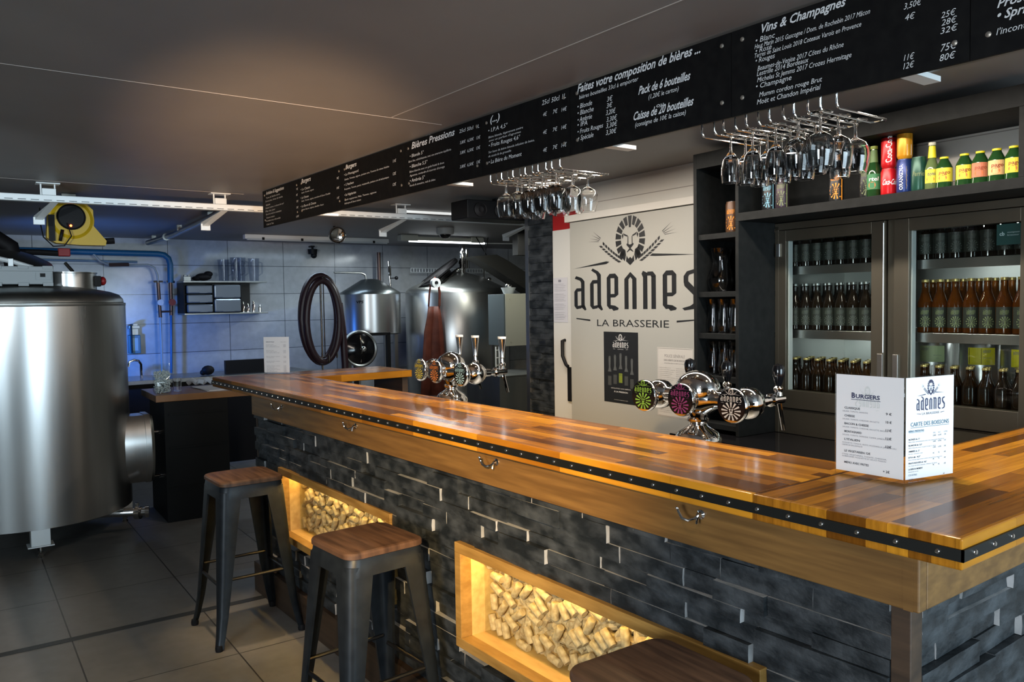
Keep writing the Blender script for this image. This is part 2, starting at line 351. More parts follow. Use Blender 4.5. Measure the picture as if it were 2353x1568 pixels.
def logo(full=True, sub=True):
    P = []
    for i, ch in enumerate('adenmes'):
        for pl in LET[ch]: P.append([(x + i * .535 - 1.78, y) for x, y in pl])
    # rules
    P += [[(-1.76, 1.25), (-.72, 1.40), (-.62, 1.38), (-.72, 1.32)], [(1.76, 1.40), (.62, 1.52), (.55, 1.46), (.72, 1.44)]]
    if sub: P += [[(-1.72, -.30), (-1.25, -.36), (-1.25, -.31), (-1.72, -.27)], [(1.72, -.30), (1.25, -.36), (1.25, -.31), (1.72, -.27)]]
    def T(x, y): return (x, 1.98 + y)
    # mane
    n = 18
    for k in range(n):
        a0 = 2 * PI * (k + .12) / n + PI / 2 - PI / n; a1 = 2 * PI * (k + .88) / n + PI / 2 - PI / n
        am = ((a0 + a1) / 2) % (2 * PI)
        if abs(am - 1.5 * PI) < .42: continue
        ri = .62 if abs(am - PI / 2) > .3 else .50
        P.append([T(.43 * ri * math.cos(a), .66 * ri * math.sin(a)) for a in (a0, a1)] + [T(.43 * math.cos(a), .66 * math.sin(a)) for a in (a1, a0)])
    for s_ in (-1, 1):
        P += [[T(s_ * x, y) for x, y in q] for q in (
            [(.20, .18), (.06, .10), (.08, .07), (.17, .11)], [(.20, .18), (.24, .12), (.22, .02), (.19, .10)],
            [(.05, .08), (.07, .08), (.075, -.14), (.05, -.14)],
            [(.0, -.16), (.10, -.12), (.10, -.17), (.02, -.26), (.0, -.26)], [(0, -.26), (.015, -.26), (.10, -.36), (.08, -.37), (0, -.31)],
            [(.14, -.30), (.25, -.22), (.30, -.42), (.16, -.62), (.12, -.45)],
            [(0, -.50), (.05, -.56), (.10, -.46), (.12, -.62), (.0, -.74)])]
        # wheat ear
        p0, p1, p2 = Vector((.22, -.62)), Vector((.55, -.42)), Vector((.95, .02))
        for i in range(8):
            t = .12 + i * .105
            c = p0 * (1 - t) ** 2 + p1 * 2 * t * (1 - t) + p2 * t * t; d = ((p1 - p0) * (1 - t) + (p2 - p1) * t).normalized(); nn = Vector((-d.y, d.x))
            for q in (-1, 1):
                o = c + nn * q * .055; ll = .075
                dd = (d + nn * q * .45).normalized(); nd = Vector((-dd.y, dd.x))
                P.append([T(s_ * v.x, v.y) for v in (o - dd * ll, o + nd * .033, o + dd * ll, o - nd * .033)])
        for q in range(4):
            e = p2 + Vector((.34 - .05 * q, .02 + .10 * q)); st = p2 + Vector((-.02 * q, .03 * q)); nn = Vector((-.012, .012))
            P.append([T(s_ * v.x, v.y) for v in (st - nn * .6, e, st + nn * .6)])
    return P
LOGO = logo()
def lens_art():                  # rays round a lion's face, as on the tap badges
    P = []
    for k in range(26):
        if k % 2: continue
        a0 = 2 * PI * (k + .08) / 26; a1 = 2 * PI * (k + .95) / 26
        P.append([(.26 * math.cos(a0), .26 * math.sin(a0)), (.26 * math.cos(a1), .26 * math.sin(a1)), (.72 * math.cos(a1), .66 * math.sin(a1)), (.72 * math.cos(a0), .66 * math.sin(a0))])
    for s_ in (-1, 1):
        P += [[(s_ * x, y) for x, y in q] for q in ([(.03, .20), (.16, .16), (.14, .08), (.05, .02)], [(0, -.02), (.05, -.02), (.1, .06), (.12, -.06), (.05, -.12), (0, -.12)], [(.0, -.16), (.1, -.13), (.14, -.24), (.04, -.3), (0, -.22)])]
    return P
LENS = lens_art()
def MBo(o, M=None):
    mb = MB(); mb.M = Matrix.Translation(-Vector(o.location)) if M is None else M; return mb
def MBw(o, s0, d0, z0=0.0):
    mb = MB(); mb.M = Matrix.Translation(Vector((-s0, d0, -z0))); return mb
def wthing(name, label, cat, s, d, z=0.0, group=None): return thing(name, label, cat, wf(s, d, z), RZ, group)
def sobj(name, mb, mats): return struct(mb.build(name, mats))

# ------------------------------------------------------------------ the room
ZC = 2.32; SE = 9.1; DWL = 3.18
b = MB(); b.box(-3.2, 10.4, -8.4, 4.6, -.10, 0)
o = sobj('floor', b, tiles('floor_tiles', (.25, .24, .225), (.22, .213, .20), (.035, .033, .030), .655, .6125, (0, 1), .42, (.2, .42)))
o.rotation_euler = (0, 0, -.033)
b = MB(); b.box(4.357, 4.405, -1.44, 3.0, .0005, .0025); o = sobj('trim_1', b, mat('floor_seam', (.035, .036, .034), .5)); o.rotation_euler = (0, 0, -.033)
b = MB(); b.box(-3.0, 9.4, -8.0, 3.4, ZC, ZC + .1)
b.mi = 1; b.box(-1.5, 2.79, -1.52, -1.517, ZC - .0015, ZC + .001)     # plasterboard joints
for x in (2.8, 5.2): b.box(x - .0012, x + .0012, -1.75, 3.0, ZC - .0012, ZC + .001)
o = sobj('ceiling', b, [M_ceil, mat('joint_paint', (.42, .38, .35), .5)])
# back-bar wall with the niche for the fridge
b = MB()
for s0, s1, z0, z1 in ((2.53, 4.27, 0, ZC), (1.285, 2.53, 1.9455, ZC), (1.285, 2.53, 0, .96), (-3.0, 1.285, 0, ZC)): b.box(s0, s1, -DWL - .12, -DWL, z0, z1)
b.mi = 1
for z in (2.20, 2.04, 1.88): b.box(2.72, 4.25, -DWL - .001, -DWL + .0012, z, z + .004); b.box(-1, 2.45, -DWL - .001, -DWL + .0012, z, z + .004)
o = sobj('wall_right', b, [M_wall, mat('panel_groove', (.30, .28, .25), .7)]); o.rotation_euler = (0, 0, RZ)
M_tile = tiles('white_wall_tiles', (.62, .64, .66), (.56, .58, .60), (.10, .11, .12), .614, .3085, (1, 2), .16, (.495, .1113), 0, .003, .3)
b = MB(); b.box(0, .12, -6.8, 4.0, 0, ZC); o = sobj('wall_end', b, M_tile); o.location = wf(SE, 0); o.rotation_euler = (0, 0, RZ)
b = MB(); b.box(4.40, 4.53, -6.7, -3.32, 0, ZC); b.box(4.4, SE, -6.8, -6.68, 0, ZC); o = sobj('wall_brewery', b, M_wall); o.rotation_euler = (0, 0, RZ)
# street front behind the camera and the left wall, each with its window
b = MB()
for y0, y1, z0, z1 in ((-8.0, -3.2, 0, ZC), (-.6, 3.3, 0, ZC), (-3.2, -.6, 0, .45), (-3.2, -.6, 2.22, ZC)): b.box(-2.62, -2.5, y0, y1, z0, z1)
o = sobj('wall_front', b, M_wall)
b = MB()
for x0, x1, z0, z1 in ((-2.6, -1.2, 0, ZC), (1.6, 9.4, 0, ZC), (-1.2, 1.6, 0, .7), (-1.2, 1.6, 2.25, ZC)): b.box(x0, x1, 3.0, 3.12, z0, z1)
o = sobj('wall_left', b, M_wall)
for nm, (x0, x1, y0, y1, z0, z1) in (('window_1', (-2.60, -2.52, -3.2, -.6, .45, 2.22)), ('window_2', (-1.2, 1.6, 3.02, 3.10, .7, 2.25))):
    b = MB(); t = .05
    if x1 - x0 < .2:
        for q in ((y0, y0 + t, z0, z1), (y1 - t, y1, z0, z1), (y0, y1, z0, z0 + t), (y0, y1, z1 - t, z1), ((y0 + y1) / 2 - .03, (y0 + y1) / 2 + .03, z0, z1)): b.box(x0, x1, q[0], q[1], q[2], q[3])
    else:
        for q in ((x0, x0 + t, z0, z1), (x1 - t, x1, z0, z1), (x0, x1, z0, z0 + t), (x0, x1, z1 - t, z1)): b.box(q[0], q[1], y0, y1, q[2], q[3])
    sobj(nm, b, M_black)

# ------------------------------------------------------------------ stones
def stones(b, u0, u1, v0, v1, holes, place, rng, hs=(.034, .048, .052, .046)):
    # ledger stones on a plane: place(u, v, w) -> point, w is how far the stone stands out
    v = v0; 
    while v < v1 - .012:
        h = min(rng.choice(hs), v1 - v); 
        if v1 - v - h < .015: h = v1 - v
        spans = [(u0, u1)]
        for a0, a1, c0, c1 in holes:
            if v < c1 - .004 and v + h > c0 + .004:
                ns = []
                for s0, s1 in spans:
                    if a1 <= s0 or a0 >= s1: ns.append((s0, s1)); continue
                    if a0 > s0: ns.append((s0, a0))
                    if a1 < s1: ns.append((a1, s1))
                spans = ns
        for s0, s1 in spans:
            u = s0
            while u < s1 - .004:
                L = rng.uniform(.09, .34); 
                if s1 - u - L < .07: L = s1 - u
                w0 = rng.choice((.008, .013, .018, .023, .028)) + rng.uniform(-.002, .002)
                nu, nv = max(2, int(L / .045)), 2
                g = [[None] * (nv + 1) for _ in range(nu + 1)]
                tilt = rng.uniform(-.003, .003)
                for i in range(nu + 1):
                    for j in range(nv + 1):
                        e = (i in (0, nu)) or (j in (0, nv))
                        uu = u + .0007 + (L - .0014) * i / nu; vv = v + .0006 + (h - .0012) * j / nv
                        ww = w0 + rng.uniform(-.0022, .0022) * (.6 if e else 1.3) + tilt * (i / nu - .5) * 2
                        g[i][j] = b.bm.verts.new(b.M @ Vector(place(uu, vv, ww)))
                for i in range(nu):
                    for j in range(nv):
                        f = b.bm.faces.new((g[i][j], g[i + 1][j], g[i + 1][j + 1], g[i][j + 1])); f.material_index = 0; f.smooth = rng.random() < .7
                ring = [g[i][0] for i in range(nu + 1)] + [g[nu][j] for j in range(1, nv + 1)] + [g[i][nv] for i in range(nu - 1, -1, -1)] + [g[0][j] for j in range(nv - 1, 0, -1)]
                co = []
                for i in range(nu + 1): co.append((u + .0007 + (L - .0014) * i / nu, v + .0006))
                for j in range(1, nv + 1): co.append((u + L - .0007, v + .0006 + (h - .0012) * j / nv))
                for i in range(nu - 1, -1, -1): co.append((u + .0007 + (L - .0014) * i / nu, v + h - .0006))
                for j in range(nv - 1, 0, -1): co.append((u + .0007, v + .0006 + (h - .0012) * j / nv))
                back = [b.bm.verts.new(b.M @ Vector(place(x, y, -.006))) for x, y in co]
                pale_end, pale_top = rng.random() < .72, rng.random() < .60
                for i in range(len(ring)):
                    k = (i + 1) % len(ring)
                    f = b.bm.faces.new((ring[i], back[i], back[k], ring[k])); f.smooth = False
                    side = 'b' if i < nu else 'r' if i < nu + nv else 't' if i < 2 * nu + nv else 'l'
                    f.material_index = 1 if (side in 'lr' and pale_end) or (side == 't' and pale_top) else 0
                u += L
        v += h

# ------------------------------------------------------------------ the bar
BX0, BX1 = .656, 5.07; YE = -1.475; YB = -1.935; ZT = 1.169; ZB = 1.111
bar = thing('bar_counter', 'long L-shaped bar with butcher block top, slate stone front and lit cork windows', 'bar', (2.6, -1.7, 0))
b = MBo(bar); b.box(1.10, BX1, YB, YE, ZB, ZT, .004); o = b.build('worktop', M_topX, bar); o['label'] = 'glossy butcher block top along the front'
b = MBo(bar); b.box(BX0, 1.0995, -3.6, YE, ZB, ZT, .004); o = b.build('worktop', M_topY, bar); o['label'] = 'butcher block top of the near return'
b = MBo(bar); b.box(4.615, BX1, -2.62, YB - .0005, ZB + .012, ZT, .004); o = b.build('worktop', M_topY, bar); o['label'] = 'butcher block top of the far return'
b = MBo(bar); t = .004
b.box(BX0 - t, BX1 + t, YE, YE + t, 1.128, 1.150); b.box(BX0 - t, BX0, -3.6, YE + t, 1.128, 1.150); b.box(BX1, BX1 + t, -2.62, YE + t, 1.128, 1.150)
es = b.build('edge_strip', mat('blackened_iron', (.012, .013, .012), .5, .5), bar); es['label'] = 'black iron strip round the edge'
rv = None
def rivet(x, y, d):
    global rv
    if rv is None:
        q = MB(); q.lathe([(.0052, 0), (.0050, .0016), (.0036, .0034), (0, .0042)], 10); rv = q.build('rivet', M_chrome, es)
        o = rv
    else: o = rv.copy(); COL.objects.link(o)
    o.location = Vector((x, y, 1.139)) - bar.location; o.rotation_euler = Vector(d).to_track_quat('Z', 'Y').to_euler()
for i in range(57): rivet(.697 + i * .0775, YE + t, (0, 1, 0))
for i in range(5): rivet(BX0 - t, -1.516 - i * .0775, (-1, 0, 0))
b = MBo(bar); b.box(.746, 4.455, -1.535, -1.505, .999, ZB, .003); b.box(.746, .776, -3.55, -1.5355, .999, ZB, .003); b.box(4.425, 4.455, -2.2, -1.5355, .999, ZB, .003)
b.box(.757, .776, -1.5052, -1.5042, .999, ZB)
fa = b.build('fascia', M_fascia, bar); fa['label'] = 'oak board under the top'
hk = None
for x in (3.993, 3.141, 2.111, 1.268):
    if hk is None:
        q = MB(); q.lathe([(0, 0), (.012, 0), (.012, .003), (.006, .006), (.005, .014), (0, .014)], 12, q.ax((0, 0, 0), (0, 1, 0)))
        q.tube([(0, .012, 0), (.004, .022, -.008), (.014, .032, -.012), (.028, .038, -.008), (.038, .040, .006), (.041, .040, .014)], .0035, 8); q.sphere((.041, .040, .014), .005)
        q.tube([(0, .012, 0), (-.001, .018, -.012), (-.002, .020, -.02)], .003, 6)
        hk = q.build('coat_hook', M_chrome, fa); o = hk
    else: o = hk.copy(); COL.objects.link(o)
    o.location = Vector((x, -1.505, 1.084)) - bar.location
WINS = ((2.87, 4.10), (1.107, 2.39)); WZ0, WZ1 = .382, .757
rng = random.Random(5)
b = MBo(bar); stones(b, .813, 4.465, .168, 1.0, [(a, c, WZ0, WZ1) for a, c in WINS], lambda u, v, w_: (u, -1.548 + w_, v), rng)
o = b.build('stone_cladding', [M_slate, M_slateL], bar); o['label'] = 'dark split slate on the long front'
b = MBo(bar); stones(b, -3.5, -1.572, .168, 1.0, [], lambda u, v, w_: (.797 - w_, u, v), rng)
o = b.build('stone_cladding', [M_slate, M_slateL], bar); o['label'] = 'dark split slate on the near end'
b = MBo(bar)
for x0, x1, z0, z1 in ((.80, 4.465, .02, WZ0), (.80, 4.465, WZ1, 1.10), (.80, 1.107, WZ0, WZ1), (2.39, 2.87, WZ0, WZ1), (4.10, 4.465, WZ0, WZ1)): b.box(x0, x1, -1.70, -1.553, z0, z1)
b.box(.80, 1.0, -3.5, -1.70, .02, 1.10); b.box(1.0, 4.465, -1.74, -1.7, .02, 1.10)
b.build('carcass', M_slateB, bar)
b = MBo(bar); b.box(.745, 4.48, -1.56, -1.50, .001, .166, .002); b.box(.745, .79, -3.5, -1.56, .001, .166, .002)
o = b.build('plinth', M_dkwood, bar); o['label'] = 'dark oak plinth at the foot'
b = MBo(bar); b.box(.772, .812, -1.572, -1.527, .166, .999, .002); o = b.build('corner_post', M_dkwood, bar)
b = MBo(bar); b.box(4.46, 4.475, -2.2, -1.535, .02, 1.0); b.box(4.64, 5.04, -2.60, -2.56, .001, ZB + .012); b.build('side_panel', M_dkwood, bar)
for a, c in WINS:
    b = MBo(bar); yo = -1.512
    for x0, x1, z0, z1 in ((a, c, WZ1 - .036, WZ1), (a, c, WZ0, WZ0 + .036), (a, a + .036, WZ0 + .036, WZ1 - .036), (c - .036, c, WZ0 + .036, WZ1 - .036)): b.box(x0, x1, -1.56, yo, z0, z1, .002)
    fr = b.build('display_frame', M_frame, bar); fr['label'] = 'oak frame of a cork window'
    b = MBo(bar); i0, i1, j0, j1 = a + .036, c - .036, WZ0 + .036, WZ1 - .036; k = .012
    for x0, x1, z0, z1 in ((i0 - k, i1 + k, j0 - k, j0), (i0 - k, i1 + k, j1, j1 + k), (i0 - k, i0, j0, j1), (i1, i1 + k, j0, j1)): b.box(x0, x1, -1.695, -1.558, z0, z1)
    b.box(i0, i1, -1.699, -1.695, j0, j1)
    o = b.build('lining', M_pine, fr); o['label'] = 'pale pine lining lit from above'
    b = MBo(bar); b.box(i0 + .002, i1 - .002, -1.617, -1.613, j0, j1); o = b.build('glass_pane', M_pane, fr)
    b = MBo(bar); b.box(i0 + .01, i1 - .01, -1.585, -1.572, j1 - .004, j1 - .001); o = b.build('led_strip', M_led, fr); o['label'] = 'glowing warm light strip'
    b = MBo(bar); b.box(i0 + .01, i1 - .01, -1.632, -1.622, j1 - .004, j1 - .001); o = b.build('led_strip', M_led, fr)
# corks: one layer of single corks against the glass, the rest of the filling behind them
def cork_proto():
    q = MB(); q.lathe([(0, -.028), (.0125, -.028), (.0138, -.0262), (.0141, 0), (.0138, .0262), (.0125, .028), (0, .028)], 12); return q
ck = None
def segd(p, d, q, e, L=.0270):
    best = 9
    for i in range(5):
        a_ = p + d * L * (i / 2 - 1)
        tt = max(-L, min(L, (a_ - q).dot(e))); best = min(best, (a_ - q - e * tt).length)
    for i in range(5):
        a_ = q + e * L * (i / 2 - 1)
        tt = max(-L, min(L, (a_ - p).dot(d))); best = min(best, (a_ - p - d * tt).length)
    return best
fill = MB(); rc = random.Random(3)
for wi, (a, c) in enumerate(WINS):
    i0, i1, j0, j1 = a + .040, c - .040, WZ0 + .040, WZ1 - .040
    lab = ('pale wine cork piled behind the glass of the far lit window in the bar front', 'pale wine cork piled behind the glass of the near lit window in the bar front')[wi]
    pl = []
    for tr in range(45000):
        if len(pl) >= 148: break
        p = Vector((rc.uniform(i0, i1), rc.uniform(j0, j1))); an = rc.choice((.6, 2.4, 1.0, 2.0, .2, 1.5)) + rc.uniform(-.3, .3)
        d = Vector((math.cos(an), math.sin(an)))
        if abs(d.x) * .027 + .013 > min(p.x - i0 + .012, i1 - p.x + .012) or abs(d.y) * .027 + .013 > min(p.y - j0 + .012, j1 - p.y + .012): continue
        if all((p - q).length > .085 or segd(p, d, q, e) > .0284 for q, e in pl): pl.append((p, d))
    for p, d in pl:
        loc = Vector((p.x, -1.632, p.y)); eu = Vector((d.x, 0, d.y)).to_track_quat('Z', 'Y').to_euler()
        if ck is None:
            ck = cork_proto().build('wine_cork', M_cork); o = ck
        else: o = ck.copy(); COL.objects.link(o)
        o.location = loc; o.rotation_euler = eu
        tag(o, lab, 'cork', ('corks in the far window', 'corks in the near window')[wi])
    nx = int((i1 - i0) / .036); nz = int((j1 - j0) / .028)
    for i in range(nx):
        for j in range(nz):
            p = Vector((i0 + (i + .5) * (i1 - i0) / nx + rc.uniform(-.006, .006), -1.660 - rc.uniform(0, .010), j0 + (j + .5) * (j1 - j0) / nz))
            an = rc.uniform(0, PI); M = fill.ax(p, (math.cos(an), rc.uniform(-.25, .25), math.sin(an)))
            fill.lathe([(0, -.028), (.013, -.028), (.0141, 0), (.013, .028), (0, .028)], 8, M)
o = fill.build('cork_filling', M_cork); tag(o, 'pile of wine corks filling the lit windows behind the front layer', 'corks', kind='stuff')

# ------------------------------------------------------------------ stools
def rrect(hx, hy, r, n=5):
    P = []
    for cx, cy_, a0 in ((hx - r, hy - r, 0), (-hx + r, hy - r, PI / 2), (-hx + r, -hy + r, PI), (hx - r, -hy + r, 1.5 * PI)):
        for i in range(n + 1): P.append((cx + r * math.cos(a0 + PI / 2 * i / n), cy_ + r * math.sin(a0 + PI / 2 * i / n)))
    return P
def make_stool(label, loc, rz):
    t = thing('bar_stool', label, 'stool', loc, rz, None); ZS = .772
    b = MB(); b.loft([[(x, y, z) for x, y in rrect(.155 - i_, .155 - i_, .045)] for z, i_ in ((ZS - .024, .003), (ZS - .022, 0), (ZS - .009, 0), (ZS - .003, .003), (ZS, .010))])
    o = b.build('seat', M_seat, t, 20); o['label'] = 'worn brown wooden seat'
    b = MB(); b.loft([[(x, y, z) for x, y in rrect(h, h, .045)] for z, h in ((ZS - .085, .158), (ZS - .07, .157), (ZS - .030, .151), (ZS - .0245, .149))], cap=False)
    b.loft([[(x, y, z) for x, y in rrect(h, h, .045)] for z, h in ((ZS - .085, .155), (ZS - .030, .148), (ZS - .0245, .146))], cap=True)
    b.build('seat_rim', M_stool, t)
    def leg_at(z):            # corner of the leg and its width at height z
        k = (ZS - .05 - z) / (ZS - .05); c = .153 + .052 * k + .012 * max(0, k - .85) / .15; wd = .094 * (1 - k) + .030 * k; return c, wd
    for sx_, sy2 in ((1, 1), (-1, 1), (-1, -1), (1, -1)):
        b = MB(); rings = []
        for z in (ZS - .05, ZS - .13, .5, .3, .15, .06, .008):
            c, wd = leg_at(z); r = min(.030, wd * .6); th = .010
            P = [(c - wd, c)] + [(c - r + r * math.cos(a), c - r + r * math.sin(a)) for a in (PI / 2, PI / 3, PI / 6, 0)] + [(c, c - wd)] + [(c - th, c - wd)] + [(c - r + (r - th) * math.cos(a), c - r + (r - th) * math.sin(a)) for a in (0, PI / 6, PI / 3, PI / 2)] + [(c - wd, c - th)]
            rings.append([(x * sx_, y * sy2, z) for x, y in P])
        b.loft(rings); lg = b.build('leg', M_stool, t, 40)
        b = MB(); c, wd = leg_at(0.02); b.lathe([(0, 0), (.017, 0), (.019, .012), (.016, .028), (0, .028)], 12, Matrix.Translation(((c - .013) * sx_, (c - .013) * sy2, 0))); b.build('foot_cap', M_rubber, lg)
    for (ax_, sg, z) in (('x', 1, .285), ('x', -1, .285), ('y', 1, .315), ('y', -1, .315)):
        c, wd = leg_at(z); b = MB(); cc = c - .012; e = c - wd * .45
        p = [(-e, cc * sg, z), (-e + .03, cc * sg, z - .001), (e - .03, cc * sg, z - .001), (e, cc * sg, z)]
        if ax_ == 'y': p = [(y, x, z_) for x, y, z_ in p]
        b.tube(p, .0078, 8); o = b.build('footrest', mat('worn_bar', (.045, .045, .046), .3, .8), t); o['label'] = 'thin steel footrest bar'
    b = MB(); b.tube([(-.14, -.14, ZS - .10), (0, 0, ZS - .088), (.14, .14, ZS - .10)], .005, 6); b.tube([(-.14, .14, ZS - .10), (0, 0, ZS - .099), (.14, -.14, ZS - .10)], .005, 6); b.build('cross_brace', M_stool, t)
    return t
make_stool('bar stool beside the far lit cork window, its whole frame in view', (3.975, -1.290, 0), 0)
make_stool('bar stool between the two lit cork windows, covering the corner of the far one', (2.60, -1.275, 0), math.radians(3))
make_stool('nearest bar stool, only its wooden seat in frame before the near cork window', (1.215, -1.30, 0), math.radians(-2))
# ------------------------------------------------------------------ menu boards over the bar
YC = -1.79; ZC0, ZC1 = 2.088, 2.312
TXT = [
[('Ardoise & Suggestions',4.912,2.284,0.294,0.0201),('Tarte & Salade verte',4.915,2.26,0.233,0.0102),('Entrecôte, frites & salade',4.923,2.24,0.283,0.0102),('Salade',4.918,2.217,0.071,0.0102),('Salade, lardons, croûtons & oeuf',4.927,2.199,0.302,0.0095),('Plat du jour',4.927,2.179,0.161,0.011),('Servi le midi en semaine',4.923,2.16,0.257,0.0102),('Dessert maison',4.914,2.139,0.136,0.0102),('Fondant au chocolat',4.926,2.12,0.243,0.0102),('Café & Thé',4.918,2.098,0.121,0.0102),('9€',4.429,2.255,0.024,0.0118),('8€',4.431,2.223,0.02,0.0118),('12€',4.431,2.187,0.026,0.0118),('5€',4.434,2.152,0.026,0.0118),('6,50€',4.44,2.102,0.038,0.0118)],
[('Burgers',4.351,2.283,0.129,0.0249),('• Le Classic',4.365,2.244,0.132,0.0133),('Steak, Tomate, oignon',4.355,2.227,0.17,0.0093),('• Le Cheese',4.368,2.198,0.112,0.0133),('Steak, Tomate, oignon, cornichon & Sauce Cheddar',4.358,2.181,0.39,0.0093),('• Le Bacon & Cheese',4.371,2.151,0.213,0.0133),('Steak, Bacon, oignon, cheddar, Sauce',4.357,2.133,0.299,0.0093),('9€',3.888,2.245,0.025,0.0122),('10€',3.891,2.196,0.029,0.0122),('11€',3.89,2.145,0.025,0.0122)],
[('Burgers',3.779,2.282,0.12,0.0224),('• Le Montagnard',3.799,2.251,0.161,0.0126),('Salade, Tomate, oignon, jambon cru, Tomme & crème fraîche',3.796,2.228,0.473,0.009),("• L'Italien",3.802,2.201,0.109,0.012),('Roquette, Tomate, pesto, mozzarella, jambon cru & balsamique',3.799,2.18,0.471,0.009),('• Le Végétarien',3.802,2.15,0.132,0.0126),('Steak végétarien, Maïs, Tomate, oignons',3.802,2.127,0.348,0.009),('Aubergine & Sauce maison',3.803,2.109,0.186,0.009),('11€',3.285,2.243,0.028,0.0135),('12€',3.288,2.186,0.028,0.0135),('12€',3.291,2.138,0.029,0.0135)],
[('Bières Pressions',3.113,2.277,0.344,0.0291),('25cl',2.731,2.278,0.043,0.0148),('50cl',2.675,2.277,0.042,0.0146),('1L',2.609,2.275,0.019,0.0143),('• Blonde 5°',3.131,2.241,0.118,0.0146),('Bière fine, rafraîchissante, avec une amertume équilibrée',3.142,2.221,0.348,0.0091),('• Blanche 5,5°',3.133,2.196,0.149,0.0146),('Bière blanche avec un goût fruité & doux',3.135,2.176,0.286,0.0091),("Agrumes, coriandre & écorces d'orange",3.134,2.159,0.288,0.0091),('• Ambrée 5°',3.135,2.134,0.127,0.0156),('Ronde & caractère, malt & chêne',3.136,2.116,0.215,0.0091),('3,80€',2.728,2.234,0.039,0.0124),('6,50€',2.674,2.234,0.043,0.0122),('13€',2.611,2.233,0.025,0.0121),('3,80€',2.729,2.194,0.039,0.0124),('6,50€',2.676,2.194,0.043,0.0123),('13€',2.613,2.194,0.025,0.0121),('3,80€',2.731,2.139,0.039,0.0124),('6,50€',2.678,2.139,0.043,0.0123),('13€',2.614,2.14,0.025,0.0121)],
[('(...)',2.518,2.28,0.06,0.0252),('• I.P.A 4,5°',2.531,2.245,0.121,0.0155),('Bière blonde, légèrement amère',2.529,2.223,0.214,0.0084),("avec un parfum d'agrumes",2.527,2.21,0.199,0.0079),('• Fruits Rouges 4,6°',2.53,2.189,0.195,0.0155),('Sur base de bière blonde infusion de baies,',2.531,2.167,0.281,0.0084),('de cassis & de groseille',2.533,2.152,0.145,0.0084),('• La Bière du Moment',2.532,2.127,0.206,0.0155),('4€',2.201,2.242,0.02,0.0141),('7€',2.147,2.241,0.023,0.0139),('14€',2.101,2.239,0.025,0.0137),('4€',2.202,2.181,0.02,0.0141),('7€',2.149,2.181,0.023,0.0139),('14€',2.103,2.18,0.025,0.0137),('4€',2.203,2.12,0.02,0.0142),('7€',2.15,2.121,0.023,0.0139),('14€',2.104,2.121,0.025,0.0138),('25cl',2.205,2.282,0.039,0.0173),('50cl',2.154,2.281,0.041,0.0171),('1L',2.097,2.281,0.019,0.0168)],
[('Faites votre composition de bières ...',2.02,2.285,0.515,0.0274),('bières bouteilles 33cl à emporter',2.011,2.262,0.267,0.0138),('• Blonde',2.021,2.232,0.071,0.0164),('3€',1.88,2.227,0.023,0.0157),('• Blanche',2.021,2.211,0.078,0.0164),('3€',1.882,2.207,0.024,0.0158),('• Ambrée',2.021,2.189,0.07,0.0165),('3,20€',1.885,2.186,0.041,0.0158),('• IPA',2.022,2.173,0.05,0.0154),('3,30€',1.883,2.164,0.045,0.0158),('• Fruits Rouges',2.022,2.151,0.122,0.0154),('3,30€',1.885,2.145,0.048,0.0158),('• Spéciale',2.019,2.129,0.074,0.0165),('3,30€',1.886,2.124,0.045,0.0158),('Pack de 6 bouteilles',1.743,2.22,0.199,0.0251),('(1,20€ le carton)',1.702,2.198,0.117,0.0139),('ou',1.671,2.167,0.028,0.0131),('Caisse de 20 bouteilles',1.767,2.147,0.234,0.0254),('(consigne de 10€ la caisse)',1.758,2.126,0.199,0.0142)],
[('Vins & Champagnes',1.31,2.284,0.237,0.0225),('• Blanc',1.323,2.262,0.058,0.0146),('Haut Marin 2015 Gascogne / Dom. de Rochebin 2017 Mâcon',1.325,2.248,0.314,0.0123),('• Rosé',1.323,2.236,0.049,0.0136),('Terres de Saint Louis 2018 Coteaux Varois en Provence',1.327,2.225,0.295,0.0123),('• Rouges',1.323,2.211,0.058,0.0136),('Beaumes-de-Venise 2017 Côtes du Rhône',1.316,2.19,0.24,0.0129),('Lestrille 2014 Bordeaux',1.318,2.177,0.149,0.0129),('Michelas St Jemms 2017 Crozes Hermitage',1.317,2.161,0.261,0.0129),('• Champagne',1.322,2.145,0.106,0.0136),('Mumm cordon rouge Brut',1.311,2.122,0.179,0.0129),('Moët et Chandon Impérial',1.318,2.104,0.181,0.0136),('3,50€',0.932,2.233,0.037,0.0138),('4€',0.93,2.208,0.021,0.0138),('25€',0.851,2.191,0.028,0.0133),('28€',0.85,2.175,0.029,0.0133),('32€',0.852,2.158,0.033,0.0133),('75€',0.852,2.121,0.031,0.016),('11€',0.931,2.121,0.021,0.0138),('80€',0.854,2.101,0.031,0.0147),('12€',0.932,2.103,0.022,0.0138)],
[('Prosecco',0.74,2.18,0.093,0.0176),('• Spritz',0.742,2.156,0.072,0.0189),("l'incontournable",0.741,2.126,0.121,0.0139)],
]
EDG = (4.975, 4.392, 3.83, 3.18, 2.578, 2.058, 1.400, .792, .15)
TOP = ('Ardoise', 'Burgers', 'Burgers', 'Bieres', '', 'Faites', 'Vins', '')
BL = ('farthest black menu board, handwritten list of daily suggestions', 'black menu board headed Burgers with three short entries, second from the far end', 'black menu board headed Burgers with long lines of toppings, third from the far end',
      'black menu board headed Bières Pressions in white handwriting', 'black menu board headed with three dots in brackets, beer prices on its right', 'black menu board listing take-away beer bottles and crates', 'black menu board listing wines and champagnes with prices', 'black menu board at the right edge of the photo with a cocktail list')
